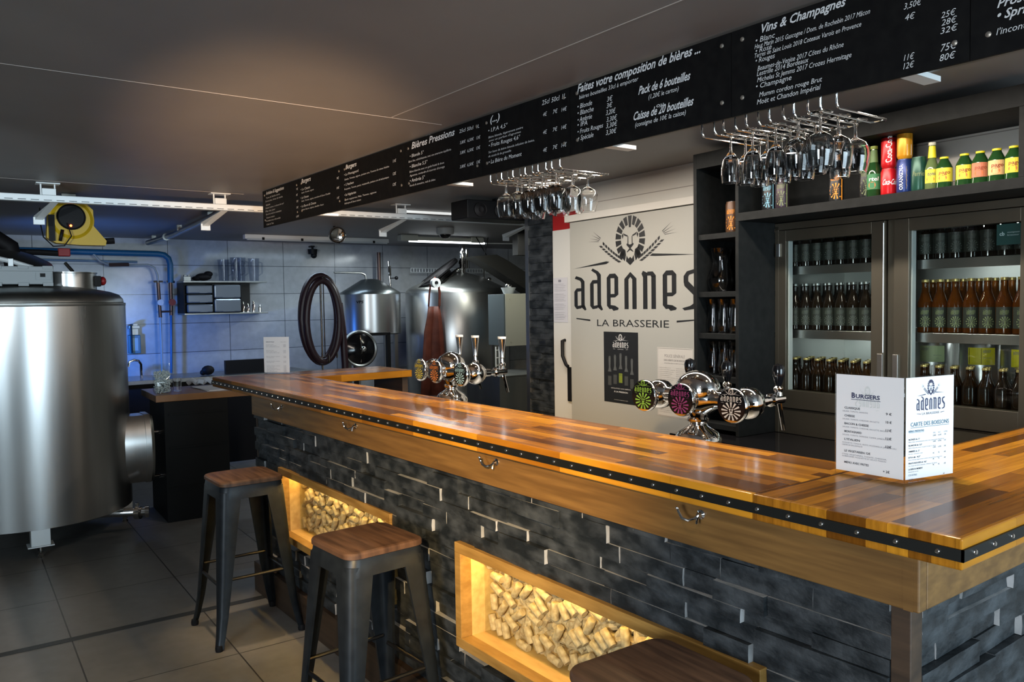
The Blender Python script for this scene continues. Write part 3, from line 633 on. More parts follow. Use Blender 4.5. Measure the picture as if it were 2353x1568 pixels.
for i in range(8):
    x1, x0 = EDG[i] - .0008, EDG[i + 1] + .0008
    t = thing('menu_board', BL[i], 'menu board', ((x0 + x1) / 2, YC, ZC0))
    b = MBo(t); b.box(x0, x1, YC - .008, YC, ZC0, ZC1); b.build('board', M_board, t)
    grp = {}
    for st, x, z, w_, h in TXT[i]:
        head = h > .02 or (h > .0165 and i >= 5)
        kind = 'heading' if head and 'boute' not in st else 'prices' if st[-1] == '€' or st in ('25cl', '50cl', '1L') else 'entries'
        if kind not in grp: grp[kind] = MBo(t)
        b = grp[kind]; b.text(st, lambda u, v: b.M @ Vector((x - u, YC + .0012, z + v)), 0, 0, w_, h, .22 + .1 * head, bold=.02 if head else (.0 if h > .0115 else -.006))
    for kind, b in grp.items(): o = b.build('lettering', M_chalk, t); o['label'] = {'heading': 'large handwritten heading', 'prices': 'handwritten prices', 'entries': 'small handwritten entries'}[kind]
    for x in (x1 - .035, x0 + .03):
        if i == 7 and x == x0 + .03: continue
        for z in (2.132, 2.284): b = MBo(t); b.lathe([(.0062, 0), (.0058, .0018), (.003, .003), (0, .0032)], 10, b.ax((x, YC, z), (0, 1, 0))); b.build('screw', mat('screw_head', (.34, .31, .27), .4, .7), t)
# perforated cable tray that carries boards and racks
t = thing('cable_tray', 'perforated grey metal cable tray running behind the black menu boards', 'cable tray', (2.5, -1.88, 2.20))
b = MBo(t); b.box(.2, 4.94, -1.965, -1.80, 2.13, 2.1325); b.box(.2, 4.94, -1.967, -1.9645, 2.13, 2.185); b.box(.2, 4.94, -1.802, -1.7995, 2.13, 2.24)
b.mi = 1
for k in range(118):
    for y in (-1.82, -1.85, -1.88, -1.91, -1.94): b.box(.22 + k * .04, .243 + k * .04, y - .0035, y + .0035, 2.1292, 2.1298)
b.build('tray', [M_zincD, mat('slot_dark', (.015, .015, .014), .8)], t)
for x in (.98, 2.0, 3.0, 4.4):
    b = MBo(t); b.box(x - .02, x + .02, -2.02, -1.80, 2.117, 2.1205); b.box(x - .02, x - .0175, -2.02, -1.80, 2.1205, 2.13); b.box(x + .0175, x + .02, -2.02, -1.80, 2.1205, 2.13)
    b.box(x - .016, x - .010, -1.81, -1.806, 2.13, ZC - .001); b.box(x + .010, x + .016, -1.81, -1.806, 2.13, ZC - .001)
    o = b.build('support_rail', M_zinc, t); o['label'] = 'pale zinc rail across the tray'
# ------------------------------------------------------------------ glass racks
def rack(label, xs):
    t = thing('glass_rack', label, 'glass rack', (sum(xs) / len(xs), -1.9, 2.12)); zr = 2.056
    for i in range(0, 12, 2):
        a, c = xs[i], xs[i + 1]; b = MBo(t); y0, y1 = -1.808, -2.045
        b.tube([(a, y0, 2.129), (a, y0, zr + .012), (a, y0 - .004, zr + .004), (a, y0 - .012, zr), (a, y1 + .01, zr), (a - .006, y1 + .002, zr), (a - .014, y1, zr), (c + .014, y1, zr), (c + .006, y1 + .002, zr), (c, y1 + .01, zr), (c, y0 - .012, zr), (c, y0 - .004, zr + .004), (c, y0, zr + .012), (c, y0, 2.129)], .0026, 8)
        b.build('wire_loop', M_chrome, t)
    return t
XN = (1.5155, 1.4726, 1.4412, 1.4019, 1.3665, 1.3279, 1.2944, 1.2527, 1.2211, 1.1817, 1.1471, 1.1042)
XF = (2.548, 2.508, 2.476, 2.436, 2.405, 2.362, 2.331, 2.288, 2.257, 2.212, 2.180, 2.136)
rack('chrome wire glass rack under the wine board, flutes and wine glasses hanging in it', XN)
rack('chrome wire glass rack under the beer boards, holding only wine glasses', XF)
def glass_mesh(kind):
    b = MB()
    if kind == 'flute': H, bowl, out = .135, .062, [(.0265, 0), (.0265, .0012), (.012, .003), (.0035, .006), (.0030, .03), (.0034, .046), (.011, .057), (.021, .071), (.0265, .093), (.0275, .112), (.0250, .135)]
    else: H, bowl, out = .135, .05, [(.030, 0), (.030, .0012), (.014, .003), (.0040, .006), (.0034, .03), (.0042, .045), (.012, .050), (.027, .059), (.0352, .074), (.0365, .090), (.0335, .114), (.0290, .135)]
    k = next(i for i, p in enumerate(out) if p[1] > .049)
    inn = [(r - .0011, z) for r, z in reversed(out[k:])]; inn[-1] = (inn[-1][0] * .6, inn[-1][1] + .004)
    prof = [(0, 0)] + out + [(out[-1][0] - .0005, H + .0004)] + inn + [(0, out[k][1] + .003)]
    b.lathe([(r, -z) for r, z in prof], 28); return b
gp = {}
def hang(kind, x, y, label, group):
    if kind not in gp: gp[kind] = glass_mesh(kind).build('champagne_flute' if kind == 'flute' else 'wine_glass', M_glass); o = gp[kind]
    else: o = gp[kind].copy(); COL.objects.link(o)
    o.rotation_euler = (0, 0, (x * 37) % 6)
    tag(o, label, 'glass', group, loc=(x, y, 2.0602))
gap = lambda X, i: (X[i] + X[i + 1]) / 2
for i in (1, 3, 5):
    for y in (-1.86, -1.925, -1.99): hang('flute', gap(XN, i), y, 'slim clear champagne flute hanging upside down in the near glass rack', 'flutes in the near rack')
for i, ys in ((7, (-1.85, -1.925)), (9, (-1.835, -1.915, -1.995))):
    for y in ys: hang('wine', gap(XN, i), y, 'round clear wine glass hanging upside down at the right of the near rack', 'wine glasses in the near rack')
for y in (-1.955, -2.02): hang('flute', gap(XN, 7) + .002, y - .055 + .03, 'slim clear champagne flute hanging upside down in the near glass rack', 'flutes in the near rack') if y < -2 else None
for i in (1, 3, 5, 7, 9):
    for y in ((-1.84, -1.915, -1.99) if i not in (3,) else (-1.84, -1.915)): hang('wine', gap(XF, i) , y, 'clear wine glass hanging upside down in the far glass rack', 'wine glasses in the far rack')

# ------------------------------------------------------------------ beer taps
def tower(label, xs, cols, handle, xc):
    YL = -2.05; Z0 = 1.266
    t = thing('beer_tap_tower', label, 'beer tap', (xc, -2.135, .952))
    b = MBo(t); M = Matrix.Translation((xc, -2.135, 0))
    b.lathe([(0, .952), (.075, .952), (.075, .965), (.052, .975), (.050, 1.075), (.066, 1.090), (.080, 1.112), (.080, 1.130), (.066, 1.152), (.034, 1.172), (.028, 1.182), (.036, 1.188), (.036, 1.196), (.030, 1.202), (.034, 1.222), (0, 1.23)], 36, M)
    b.build('pedestal', M_chrome, t)
    b = MBo(t); x1, x0 = max(xs), min(xs)
    b.lathe([(0, 0), (.030, .0), (.034, .01), (.030, .03), (.029, (x1 - x0) * .30), (.036, (x1 - x0) * .36), (.052, (x1 - x0) * .42), (.060, (x1 - x0) * .50), (.052, (x1 - x0) * .58), (.036, (x1 - x0) * .64), (.029, (x1 - x0) * .70), (.030, x1 - x0 - .03), (.034, x1 - x0 - .01), (.030, x1 - x0), (0, x1 - x0)], 28, b.ax((x0, -2.135, Z0), (1, 0, 0)))
    b.sphere((xc, -2.135, Z0 + .028), .072, (1.15, .92, .92), 28)
    b.build('crossbar', M_chrome, t)
    for x, (c, rim) in zip(xs, cols):
        b = MBo(t)
        b.lathe([(0, 0), (.020, 0), (.020, .03), (.036, .040), (.050, .062), (.053, .085), (.046, .108), (.030, .122), (.036, .132), (.050, .140), (.056, .150), (.057, .160), (.054, .166), (0, .166)], 28, b.ax((x, YL - .166, Z0), (0, 1, 0)))
        b.lathe([(0, 0), (.016, 0), (.017, .05), (.022, .055), (.022, .066), (.015, .072), (.013, .10), (0, .10)], 16, b.ax((x, YL - .265, Z0), (0, 1, 0)))
        h = b.build('tap_body', M_chrome, t)
        b = MBo(t); b.tube([(x, YL - .250, Z0 - .012), (x, YL - .256, Z0 - .035), (x, YL - .275, Z0 - .105)], .0075, 10); b.build('spout', M_chrome, h)
        b = MBo(t); MH = Matrix.Translation((x, YL - .245, Z0 + .012))
        b.lathe([(0, 0), (.014, 0), (.012, .012), (.016, .018), (.016, .026), (.010, .032), (0, .032)], 16, MH); b.build('collar', M_chrome, h)
        b = MBo(t); MH = Matrix.Translation((x, YL - .245, Z0 + .042))
        if handle == 'black': b.lathe([(0, 0), (.009, 0), (.013, .012), (.019, .035), (.021, .055), (.016, .070), (0, .077)], 20, MH); o = b.build('tap_handle', M_blackG, h); o['label'] = 'glossy black knob handle'
        else: b.lathe([(0, 0), (.008, 0), (.007, .02), (.011, .026), (.010, .034), (.019, .110), (.0195, .118), (0, .118)], 20, MH); b.mi = 1; b.lathe([(0, .116), (.0202, .116), (.0205, .126), (0, .126)], 20, MH); o = b.build('tap_handle', [M_chrome, M_white], h); o['label'] = 'tapered chrome handle with a white cap'
        # badge
        pts = [(.0535 * math.cos(a), .0535 * math.sin(a)) for a in [i * 2 * PI / 40 for i in range(40)]]
        pts = [(u, max(-.047, min(.049, v))) for u, v in pts]
        b = MBo(t); P = lambda u, v, y=0.0: b.M @ Vector((x - u, YL + .001 + y, Z0 + v))
        b.mi = 0; b.flat([pts], lambda u, v: P(u, v))
        b.mi = 1; b.flat([[(u * .052, v * .044 - .018) for u, v in q] for q in LENS], lambda u, v: P(u, v, .0006))
        b.flat([[(u * .0225, v * .0160 + .0125) for u, v in q] for q in LOGO], lambda u, v: P(u, v, .0009))
        o = b.build('logo', [M_blackG, mat('badge_' + rim, c, .4)], t); o['label'] = rim + ' printed badge on a black disc'
    return t
G_ = (1.985, 1.816, 1.607); F_ = (3.539, 3.392, 3.161)
tower('near chrome beer tap tower with green, purple and white badges and black knobs', G_, (((.22, .42, .06), 'green'), ((.30, .05, .16), 'purple'), ((.72, .62, .50), 'cream')), 'black', 1.812)
tower('far chrome beer tap tower with yellow, orange and blue badges and tall chrome handles', F_, (((.62, .52, .06), 'yellow'), ((.60, .20, .04), 'orange'), ((.30, .52, .62), 'blue')), 'chrome', 3.372)
t = thing('under_counter', 'dark low counter behind the bar on which the beer taps stand', 'counter', (2.8, -2.2, 0))
b = MBo(t); b.box(1.25, 4.35, -2.42, -1.96, .0, .92); b.build('body', M_black, t); b = MBo(t); b.box(1.24, 4.36, -2.43, -1.955, .92, .951, .003); b.build('worktop', M_steelD, t)

# ------------------------------------------------------------------ menus standing on the bar
def menu_panel(t, p, q, h, rows, mats=None, face=None):
    # upright acrylic sheet with a paper from p to q (left to right as read)
    p, q = Vector(p), Vector(q); d = (q - p); L = d.length; d.normalize(); n = Vector((d.y, -d.x, 0))   # reader's side
    if n.dot(Vector((0, 0, 0)) - p) < 0: n = -n
    def P(u, v, w_=0.0): return p + d * u + Vector((0, 0, v)) + n * w_ - t.location
    return P, L
t = thing('menu_card', 'white burger and drinks menu folded in an L on the near corner of the bar', 'menu', (.936, -1.813, ZT))
for k, (p, q) in enumerate((((1.107, -1.812, ZT + .001), (.9365, -1.8135, ZT + .001)), ((.9355, -1.8145, ZT + .001), (.901, -1.974, ZT + .001)))):
    P, L = menu_panel(t, p, q, .246, None); H = .246
    b = MB(); b.bm.verts.ensure_lookup_table()
    def slab(b, u0, u1, v0, v1, w0, w1):
        vs = [b.bm.verts.new(P(u, v, w_)) for u in (u0, u1) for v in (v0, v1) for w_ in (w0, w1)]
        for f in ((0, 1, 3, 2), (4, 6, 7, 5), (0, 4, 5, 1), (2, 3, 7, 6), (0, 2, 6, 4), (1, 5, 7, 3)): b.bm.faces.new([vs[i] for i in f])
    slab(b, 0, L, 0, H, -.0016, -.0004); b.build('acrylic_sheet', mat('acrylic', (1, 1, 1), .03, trans=1.0, ior=1.2), t)
    b = MB(); slab(b, .003, L - .001, .008, H - .003, 0, .0006); pg = b.build('page', M_paper, t); pg['label'] = ('page of burgers', 'page of drinks')[k]
    b = MB(); F = lambda u, v: P(u, v, .0013)
    def line(st, u, v, h, mi, w_=None, al='L', bold=0.0): b.mi = mi; b.text(st, F, u, v, w_, h, 0, al, bold)
    sc = L / .171
    if k == 0:
        line('B', .043, .188, .0128, 0, None, 'L', .03); line('URGERS', .0535, .188, .0098, 0, .060, 'L', .03); b.flat([R4(.042, .115, .1835, .1848)], F)
        b.mi = 3; b.flat([[(u * .017 + .083, v * .019 + .168) for u, v in ((-x, y) for x, y in q)] for q in LOGO], lambda u, v: P(u, v, .0010))
        y = .160
        for nm, ds, pr in (('CLASSIQUE', 'SALADE, TOMATE, OIGNONS', '9 €'), ('CHEESE', 'SALADE, TOMATE, CHEDDAR, RACLETTE', '10 €'), ('BACON & CHEESE', 'SALADE, TOMATE, CHEDDAR, RACLETTE, BACON', '11€'), ('MONTAGNARD', 'SALADE, TOMATE, OIGNONS, TOMME, JAMBON CRU', '11€'), ("L'ITALIEN", 'ROQUETTE, TOMATE, PESTO, MOZZARELLA, JAMBON CRU,', '12€')):
            line(nm, .025, y, .0052, 1, len(nm) * .0044, 'L', .02); line(ds, .020, y - .0075, .0034, 2, len(ds) * .0028); line(pr, .128, y - .006, .0058, 1, .014, 'L', .02)
            y -= .0192
        line('CREME DE BALSAMIQUE', .019, y + .0062, .0034, 2, .052); y -= .009
        line('LE VEGETARIEN 12€', .025, y, .0052, 1, .066, 'L', .02); line('STEAK VEGETARIEN, TOMATE, CHEDDAR,', .019, y - .0075, .0034, 2, .112); line('AUBERGINES, ROQUETTE ET SAUCE MAISON', .019, y - .0125, .0034, 2, .110); y -= .028
        line('MENU AVEC FRITES', .025, y, .0052, 1, .062, 'L', .02); line('+ 2€', .122, y - .009, .0060, 1, .016, 'L', .02)
    else:
        b.mi = 0; b.flat([[(u * .0265 + .084, v * .0265 + .166) for u, v in q] for q in LOGO], F); line('LA BRASSERIE', .084, .155, .0055, 2, .058, 'C')
        line('CARTE DES BOISSONS', .018, .130, .0098, 4, .128, 'L', .005); b.mi = 4; b.flat([R4(.018, .146, .1265, .1275)], F)
        line('BIÈRES PRESSIONS', .012, .117, .0042, 4, .050, 'L', .02); b.flat([R4(.012, .062, .1152, .1158)], F)
        for st, u in (('25CL', .092), ('50CL', .110), ('1 LITRE', .128)): line(st, u, .109, .0032, 2)
        y = .0985
        for nm, ds, pr in (('BLONDE alc. 5°', 'Bière fine rafraîchissante avec une amertume équilibrée', ('3,80€', '6,50€', '13€')), ('BLANCHE alc. 5,5°', 'Bière blanche avec un goût fruité et doux', ('3,80€', '6,50€', '13€')), ('AMBRÉE alc. 5°', 'Ronde, caractère malt', ('3,80€', '6,50€', '13€')), ('I.P.A alc. 4,5°', "Bière blonde légèrement amère aux parfums d'agrumes", ('4€', '7€', '14€')), ('FRUITS ROUGES alc. 4,6°', 'Sur base de bière blonde, infusion de baies', ('4€', '7€', '14€')), ('LA BIÈRE DU MOMENT', 'Demandez au bar', ('4€', '7€', '14€'))):
            line(nm, .012, y, .0036, 1, len(nm) * .0026, 'L', .02); line(ds, .012, y - .0055, .0028, 2, min(.118, len(ds) * .0022))
            for pz, u in zip(pr, (.092, .110, .130)): line(pz, u, y + .004, .0034, 1)
            y -= .0138
        line('COCKTAILS', .012, y, .0042, 4, .028); 
        for nm, ds in (('MOJITO', 'Rhum, menthe, citron vert'), ('SPRITZ', 'Prosecco, eau gazeuse'), ('KIR', 'Vin blanc, crème de cassis')):
            y -= .0105; line(nm, .012, y, .0036, 1, .016, 'L', .02); line(ds, .012, y - .005, .0027, 2, .055); line('6€', .128, y + .004, .0034, 1)
    b.build('lettering', [M_inkB, mat('print_black', (.03, .03, .04), .6), M_inkG, M_ghost, M_inkT], pg)
t = thing('menu_card', 'small white menu standing alone on the far corner of the bar', 'menu', (4.99, -1.855, ZT))
P, L = menu_panel(t, (5.055, -1.795, ZT + .001), (4.925, -1.915, ZT + .001), .236, None)
b = MB(); slab(b, 0, L, 0, .236, -.0016, -.0004); slab(b, 0, L, 0, .0012, -.05, 0); b.build('acrylic_sheet', mat('acrylic'), t)
b = MB(); slab(b, .002, L - .002, .008, .234, 0, .0006); pg = b.build('page', M_paper, t)
b = MB(); F = lambda u, v: P(u, v, .0013); y = .200
b.text('BIÈRES BOUTEILLES', F, .02, y, .055, .0055, 0, 'L', .02); b.text('25cl 50cl', F, .118, y, .038, .004)
for grp in (3, 3, 2, 2, 8):
    y -= .016
    for r in range(grp):
        b.text(('Blonde, blanche, ambrée', 'Fruits rouges et cassis', 'Sur commande au bar')[r % 3], F, .02, y, .05 + .02 * ((r * 7 + grp) % 3), .0036); b.text('4,00€', F, .135, y, .018, .0038); y -= .0072
b.build('lettering', M_inkG, pg)
# ------------------------------------------------------------------ back bar: black shelving, fridge, cans and bottles
def cylmap(r, az, z0=0.0, M=None):
    def f(u, v):
        a = az + u / r; p = Vector((r * math.cos(a), r * math.sin(a), z0 + v)); return M @ p if M is not None else p
    return f
AZ = PI / 2 + .52                 # towards the room's middle
def band(b, r, az, hw, z0, z1, n=10):   # strip of a cylinder
    for i in range(n):
        a0 = az - hw + 2 * hw * i / n; a1 = az - hw + 2 * hw * (i + 1) / n
        f = b.bm.faces.new([b.bm.verts.new(p) for p in ((r * math.cos(a0), r * math.sin(a0), z0), (r * math.cos(a1), r * math.sin(a1), z0), (r * math.cos(a1), r * math.sin(a1), z1), (r * math.cos(a0), r * math.sin(a0), z1))])
        f.material_index = b.mi; f.smooth = True
t = wthing('shelving_unit', 'black built-in shelving over and beside the glass door fridge', 'shelf', 2.0, 3.0, .976)
def part(name, m, boxes, par=None, s0=2.0, d0=3.0, z0=.976, bev=.001):
    b = MBw(par or t, s0, d0, z0)
    for s_0, s_1, d_0, d_1, z_0, z_1 in boxes: b.box(s_0, s_1, -d_1, -d_0, z_0, z_1, bev)
    return b.build(name, m, par or t)
part('side_panel', M_shelf, [(2.695, 2.715, 2.85, 3.17, .976, 2.281)])
part('side_panel', M_shelf, [(2.445, 2.463, 2.85, 3.10, .976, 1.945), (2.445, 2.463, 2.85, 3.17, 1.945, 2.21)])
part('back_panel', M_shelf, [(2.463, 2.695, 3.155, 3.17, .976, 2.21)])
part('back_panel', M_shelf, [(1.84, 2.445, 3.155, 3.17, 1.982, 2.21)])
for z in (1.903, 1.635, 1.440, 1.240, 1.02): part('shelf', M_shelf, [(2.463, 2.695, 2.86, 3.155, z - .025, z)])
part('shelf', M_shelf, [(1.27, 2.445, 2.85, 3.17, 1.946, 1.982)])
part('top_board', M_shelf, [(1.27, 2.695, 2.85, 3.17, 2.21, 2.281)])
part('side_panel', M_shelf, [(1.27, 1.288, 2.85, 3.17, 1.982, 2.21)])
for s in (2.18, 2.04): part('divider', M_shelf, [(s, s + .012, 3.14, 3.1545, 1.982, 2.21)])
t2 = wthing('back_counter', 'low black counter under the fridge and shelving', 'counter', 1.9, 2.95, 0)
part('body', M_shelf, [(.9, 2.72, 2.72, 3.17, 0, .94)], t2, 1.9, 2.95, 0); part('worktop', M_blackG, [(.88, 2.73, 2.70, 3.18, .94, .975)], t2, 1.9, 2.95, 0)

fz = .9765
fr = wthing('glass_door_fridge', 'grey steel fridge with two glass doors full of beer bottles', 'fridge', 1.9, 3.4, fz)
def fp(name, m, boxes, par=None, bev=.001):
    b = MBw(fr, 1.9, 3.4, fz)
    for q in boxes: b.box(q[0], q[1], -q[3], -q[2], q[4], q[5], bev)
    return b.build(name, m, par or fr)
M_inner = mat('fridge_liner', (.66, .68, .64), .45)
fp('cabinet', M_fridge, [(1.30, 1.325, 3.10, 3.74, fz, 1.925), (2.495, 2.515, 3.10, 3.74, fz, 1.925), (2.425, 2.445, 3.1, 3.148, fz, 1.93), (1.30, 2.515, 3.15, 3.74, 1.90, 1.925), (1.30, 2.445, 3.10, 3.15, 1.912, 1.943), (1.30, 2.515, 3.15, 3.74, fz, 1.05), (1.30, 2.445, 3.105, 3.15, fz, 1.092), (1.865, 1.90, 3.118, 3.16, 1.09, 1.912), (1.30, 2.515, 3.72, 3.74, 1.05, 1.90)])
o = fp('liner', M_inner, [(1.326, 2.494, 3.70, 3.719, 1.15, 1.899), (1.326, 1.332, 3.15, 3.70, 1.15, 1.899), (2.488, 2.494, 3.15, 3.70, 1.15, 1.899), (1.326, 2.494, 3.15, 3.719, 1.14, 1.150)]); o['label'] = 'pale inner walls'
for s0, s1, g0, g1, nm in ((1.903, 2.424, 1.961, 2.384, 'left'), (1.332, 1.862, 1.389, 1.800, 'right')):
    z0, z1, h0, h1 = 1.096, 1.909, 1.178, 1.860
    dr = fp('door', M_fridge, [(s0, g0, 3.098, 3.142, z0, z1), (g1, s1, 3.098, 3.142, z0, z1), (g0, g1, 3.098, 3.142, z0, h0), (g0, g1, 3.098, 3.142, h1, z1)]); dr['label'] = nm + ' door with a grey steel frame'
    fp('glass_pane', M_pane, [(g0, g1, 3.110, 3.114, h0, h1)], dr, 0)
    fp('lock_plate', M_steelD, [((1.904, 1.928, 3.088, 3.098, 1.255, 1.365) if nm == 'left' else (1.838, 1.861, 3.088, 3.098, 1.255, 1.365))], dr)
    fp('gasket', mat('pale_gasket', (.45, .47, .48), .4), [(g1 - .006, g1 + .000, 3.1145, 3.141, h0, h1)], dr)
    if nm == 'left': fp('hinge', M_steel, [(2.412, 2.43, 3.088, 3.098, 1.79, 1.85)], dr)
    if nm == 'left': b = MBw(fr, 1.9, 3.4, fz); b.tube([(1.9065, -3.096, 1.37), (1.9065, -3.096, 1.9)], .0022, 8); b.build('handle_edge', M_steel, dr)
for z in (1.745, 1.452):
    sh = fp('shelf', M_steel, [(1.334, 2.486, 3.17, 3.66, z - .006, z), (1.334, 2.486, 3.165, 3.17, z - .038, z)])
fp('light_strip', M_ledW, [(1.50, 1.82, 3.60, 3.62, 1.893, 1.897)]); fp('light_strip', M_ledW, [(1.334, 1.338, 3.30, 3.32, 1.2, 1.40)])
fp('light_strip', M_ledW, [(1.40, 1.80, 3.60, 3.62, 1.440, 1.444)]); fp('light_strip', M_ledW, [(2.0, 2.4, 3.62, 3.635, 1.440, 1.443)])
fp('light_strip', M_ledW, [(1.40, 1.82, 3.62, 3.635, 1.733, 1.737)])
# beer bottles in the fridge
def bottle(name, m, cap, hh=1.0, lab=None, glow=False):
    root = wthing(name, '', 'bottle', 0, 0)
    b = MB(); pr = [(0, 0), (.026, 0), (.0292, .004), (.0295, .11), (.028, .122), (.020, .146), (.0140, .165), (.0125, .19), (.0132, .196), (.0132, .204), (.0122, .206), (.0122, .211), (0, .211)]
    b.lathe([(r, z * hh) for r, z in pr], 20); b.build('bottle_glass', m, root)
    b = MB(); b.lathe([(.0140, .203 * hh), (.0145, .206 * hh), (.0135, .2135 * hh), (0, .2145 * hh)], 12); b.build('cap', cap, root)
    if lab:
        b = MB(); band(b, .0298, AZ, 1.25, .022, .102); lb = b.build('label', mat('bottle_label', (.014, .017, .013), .5), root)
        b = MB(); f = cylmap(.0302, AZ); b.flat([[(u * .0098, v * .016 + .074) for u, v in q] for q in LOGO[:28]], f); b.flat([[(u * .028, v * .034 + .045) for u, v in q] for q in LENS], f)
        b.build('label_print', lab, lb)
    return root
LB = mat('label_sage', (.15, .18, .08), .6); LBd = mat('label_dim', (.07, .08, .07), .6)
pa = bottle('beer_bottle', M_amber, M_gold, 1.0, LB); pb = bottle('beer_bottle', M_brownb, M_steelD, 1.0, LBd); pc = bottle('beer_bottle', M_brownb, M_gold, .80, None)
used = set()
def place(pro, s, d, z, lab, grp):
    if pro.name not in used: used.add(pro.name); o = pro; o.location = wf(s, d, z); o['label'] = lab; o['group'] = grp
    else: o = dup(pro, wf(s, d, z), lab, None, grp)
    return o
for r, d in enumerate((3.212, 3.278)):
    for i in range(8): place(pa, 1.372 + i * .0605 + r * .004, d, 1.4522, 'amber beer bottle on the middle fridge shelf behind the right glass door', 'amber bottles on the middle shelf')
    for i in range(8): place(pb, 1.995 + i * .0605 + r * .004, d, 1.4522, 'dark beer bottle on the middle fridge shelf behind the left glass door', 'dark bottles on the middle shelf')
    for i in range(8): place(pb, 1.372 + i * .0605, d, 1.7452 - .0, 'dark beer bottle on the top fridge shelf behind the right glass door', 'bottles on the top shelf, right') if False else None
pt = bottle('beer_bottle', M_brownb, M_gold, .69, LBd)
for r, d in enumerate((3.212, 3.278)):
    for i in range(8): place(pt, 1.372 + i * .0605 + r * .004, d, 1.7452, 'small dark bottle on the top fridge shelf behind the right glass door', 'bottles on the top shelf, right')
    for i in range(8): place(pt, 1.995 + i * .0605 + r * .004, d, 1.7452, 'small dark bottle on the top fridge shelf behind the left glass door', 'bottles on the top shelf, left')
for r, d in enumerate((3.20, 3.262, 3.324, 3.386)):
    for i in range(8):
        if r < 3: place(pc, 1.985 + i * .0605 + (r % 2) * .03, d, 1.1505, 'short capped beer bottle at the bottom of the fridge behind the left glass door', 'bottles at the bottom, left')
        if r < 2 or (r == 2 and i < 3): place(pc, 1.368 + i * .0605 + (r % 2) * .026, d, 1.1505, 'short capped beer bottle at the bottom of the fridge behind the right glass door', 'bottles at the bottom, right')
for s, d, col, lab in ((1.92, 3.50, (.46, .55, .30), 'steel mini keg with a pale green label at the back of the fridge'), (1.705, 3.48, (.72, .62, .02), 'steel mini keg with a black and yellow label at the back of the fridge'), (1.53, 3.46, (.72, .42, .20), 'steel mini keg with an orange label at the back of the fridge')):
    k = wthing('mini_keg', lab, 'keg', s, d, 1.1505)
    b = MB(); b.lathe([(0, 0), (.078, 0), (.083, .006), (.083, .262), (.076, .275), (.02, .280), (.02, .286), (0, .286)], 28); b.build('body', M_steel, k)
    b = MB(); az = PI / 2 + .46; band(b, .0838, az, .60, .165, .235); l = b.build('label', mat('keg_label_%d' % int(col[0] * 99), col, .5), k)
    b = MB(); f = cylmap(.0843, az)
    if 'black' in lab: b.mi = 1; b.flat([R4(-.046, .0, .168, .232)], cylmap(.0841, az)); b.mi = 2; b.flat([[(u * .0105 - .023, v * .014 + .208) for u, v in q] for q in LOGO[:28]], f); b.flat([[(u * .028 - .023, v * .028 + .188) for u, v in q] for q in LENS], f)
    b.mi = 0; b.flat([[(u * .0095 - (.026 if 'black' not in lab else -.022), v * .012 + .214) for u, v in q] for q in LOGO[:28]], f)
    b.text('BIÈRE ARTISANALE', f, .006, .192, .032, .004); b.text('5 L', f, .018, .178, .012, .006)
    b.build('label_print', [M_inkG, M_blackG, mat('print_yellow', (.75, .66, .03), .5)], l)
s = wthing('fridge_sticker', 'dark green sticker with white letters in the upper corner of the right fridge door', 'sticker', 1.42, 3.1095, 1.78)
b = MB(); b.box(-.03, .055, 0, .0008, 0, .075); b.build('film', mat('sticker_green', (.012, .05, .045), .4), s)
b = MB(); f = lambda u, v: Vector((.05 - u, .0012, v)); b.text('cb', f, .005, .034, None, .014, 0, 'L', .03); b.text('comptoir', f, .032, .042, .042, .006); b.text('brasseur', f, .032, .032, .040, .006); b.build('print', mat('print_pale', (.30, .42, .42), .6), s)

# cans and bottles on the high shelf
ZSH = 1.9825
def can(label, s, d, z, h, col, r=.0285, top=None, paint=None, stripe=None):
    k = wthing('drink_can', label, 'can', s, d, z)
    b = MB(); b.lathe([(0, .003), (r * .7, .003), (r * .78, 0), (r * .95, .008), (r, .014), (r, h - .012), (r * .88, h - .004), (r * .88, h), (r * .80, h), (r * .78, h - .004), (0, h - .004)], 28); b.build('can_body', [col], k, 60)
    if top: b = MB(); b.lathe([(r * 1.004, h - .028), (r * 1.004, h - .012)], 28); b.build('colour_band', top, k)
    b = MB(); b.lathe([(0, h - .0035), (r * .775, h - .0035), (r * .79, h + .0006), (r * .89, h + .0006)], 24); b.build('lid', M_steel, k)
    if paint:
        b = MB(); paint(b, r); b.build('print', [M_white, M_yellow, M_inkB, mat('print_orange', (.70, .25, .02), .5), mat('print_cyan', (.16, .36, .46), .5), M_blackG, LB], k)
    return k
def vert_text(b, st, r, h, z0, up, off=0.0, shear=.3):      # writing running up the can
    f0 = cylmap(r * 1.012, AZ)
    b.text(st, lambda u, v: f0(off - v, z0 + u), 0, 0, up, h, -shear, 'L', .02)
M_canred = mat('can_red', (.50, .008, .012), .3, .3); M_canor = mat('can_amber', (.62, .28, .015), .3, .3); M_cannavy = mat('can_navy', (.012, .03, .14), .3, .3); M_canblk = mat('can_black', (.012, .013, .014), .35, .3)
def coke(b, r): b.mi = 0; vert_text(b, 'Coca-Cola', r, .024, .024, .100, .012)
def coke2(b, r): b.mi = 0; f = cylmap(r * 1.012, AZ); b.text('Coca-Cola', f, -.024, .045, .056, .022, .3, 'L', .02)
can('red cola can standing on the shelf under another cola can', 1.797, 2.95, ZSH, .107, M_canred, .0285, None, coke2)
can('slim red cola can with a black band, on top of another can', 1.797, 2.95, ZSH + .1085, .143, M_canred, .0275, M_blackG, lambda b, r: (coke(b, r), b.text('zero sucres', cylmap(r * 1.012, AZ), -.018, .120, .036, .006)))
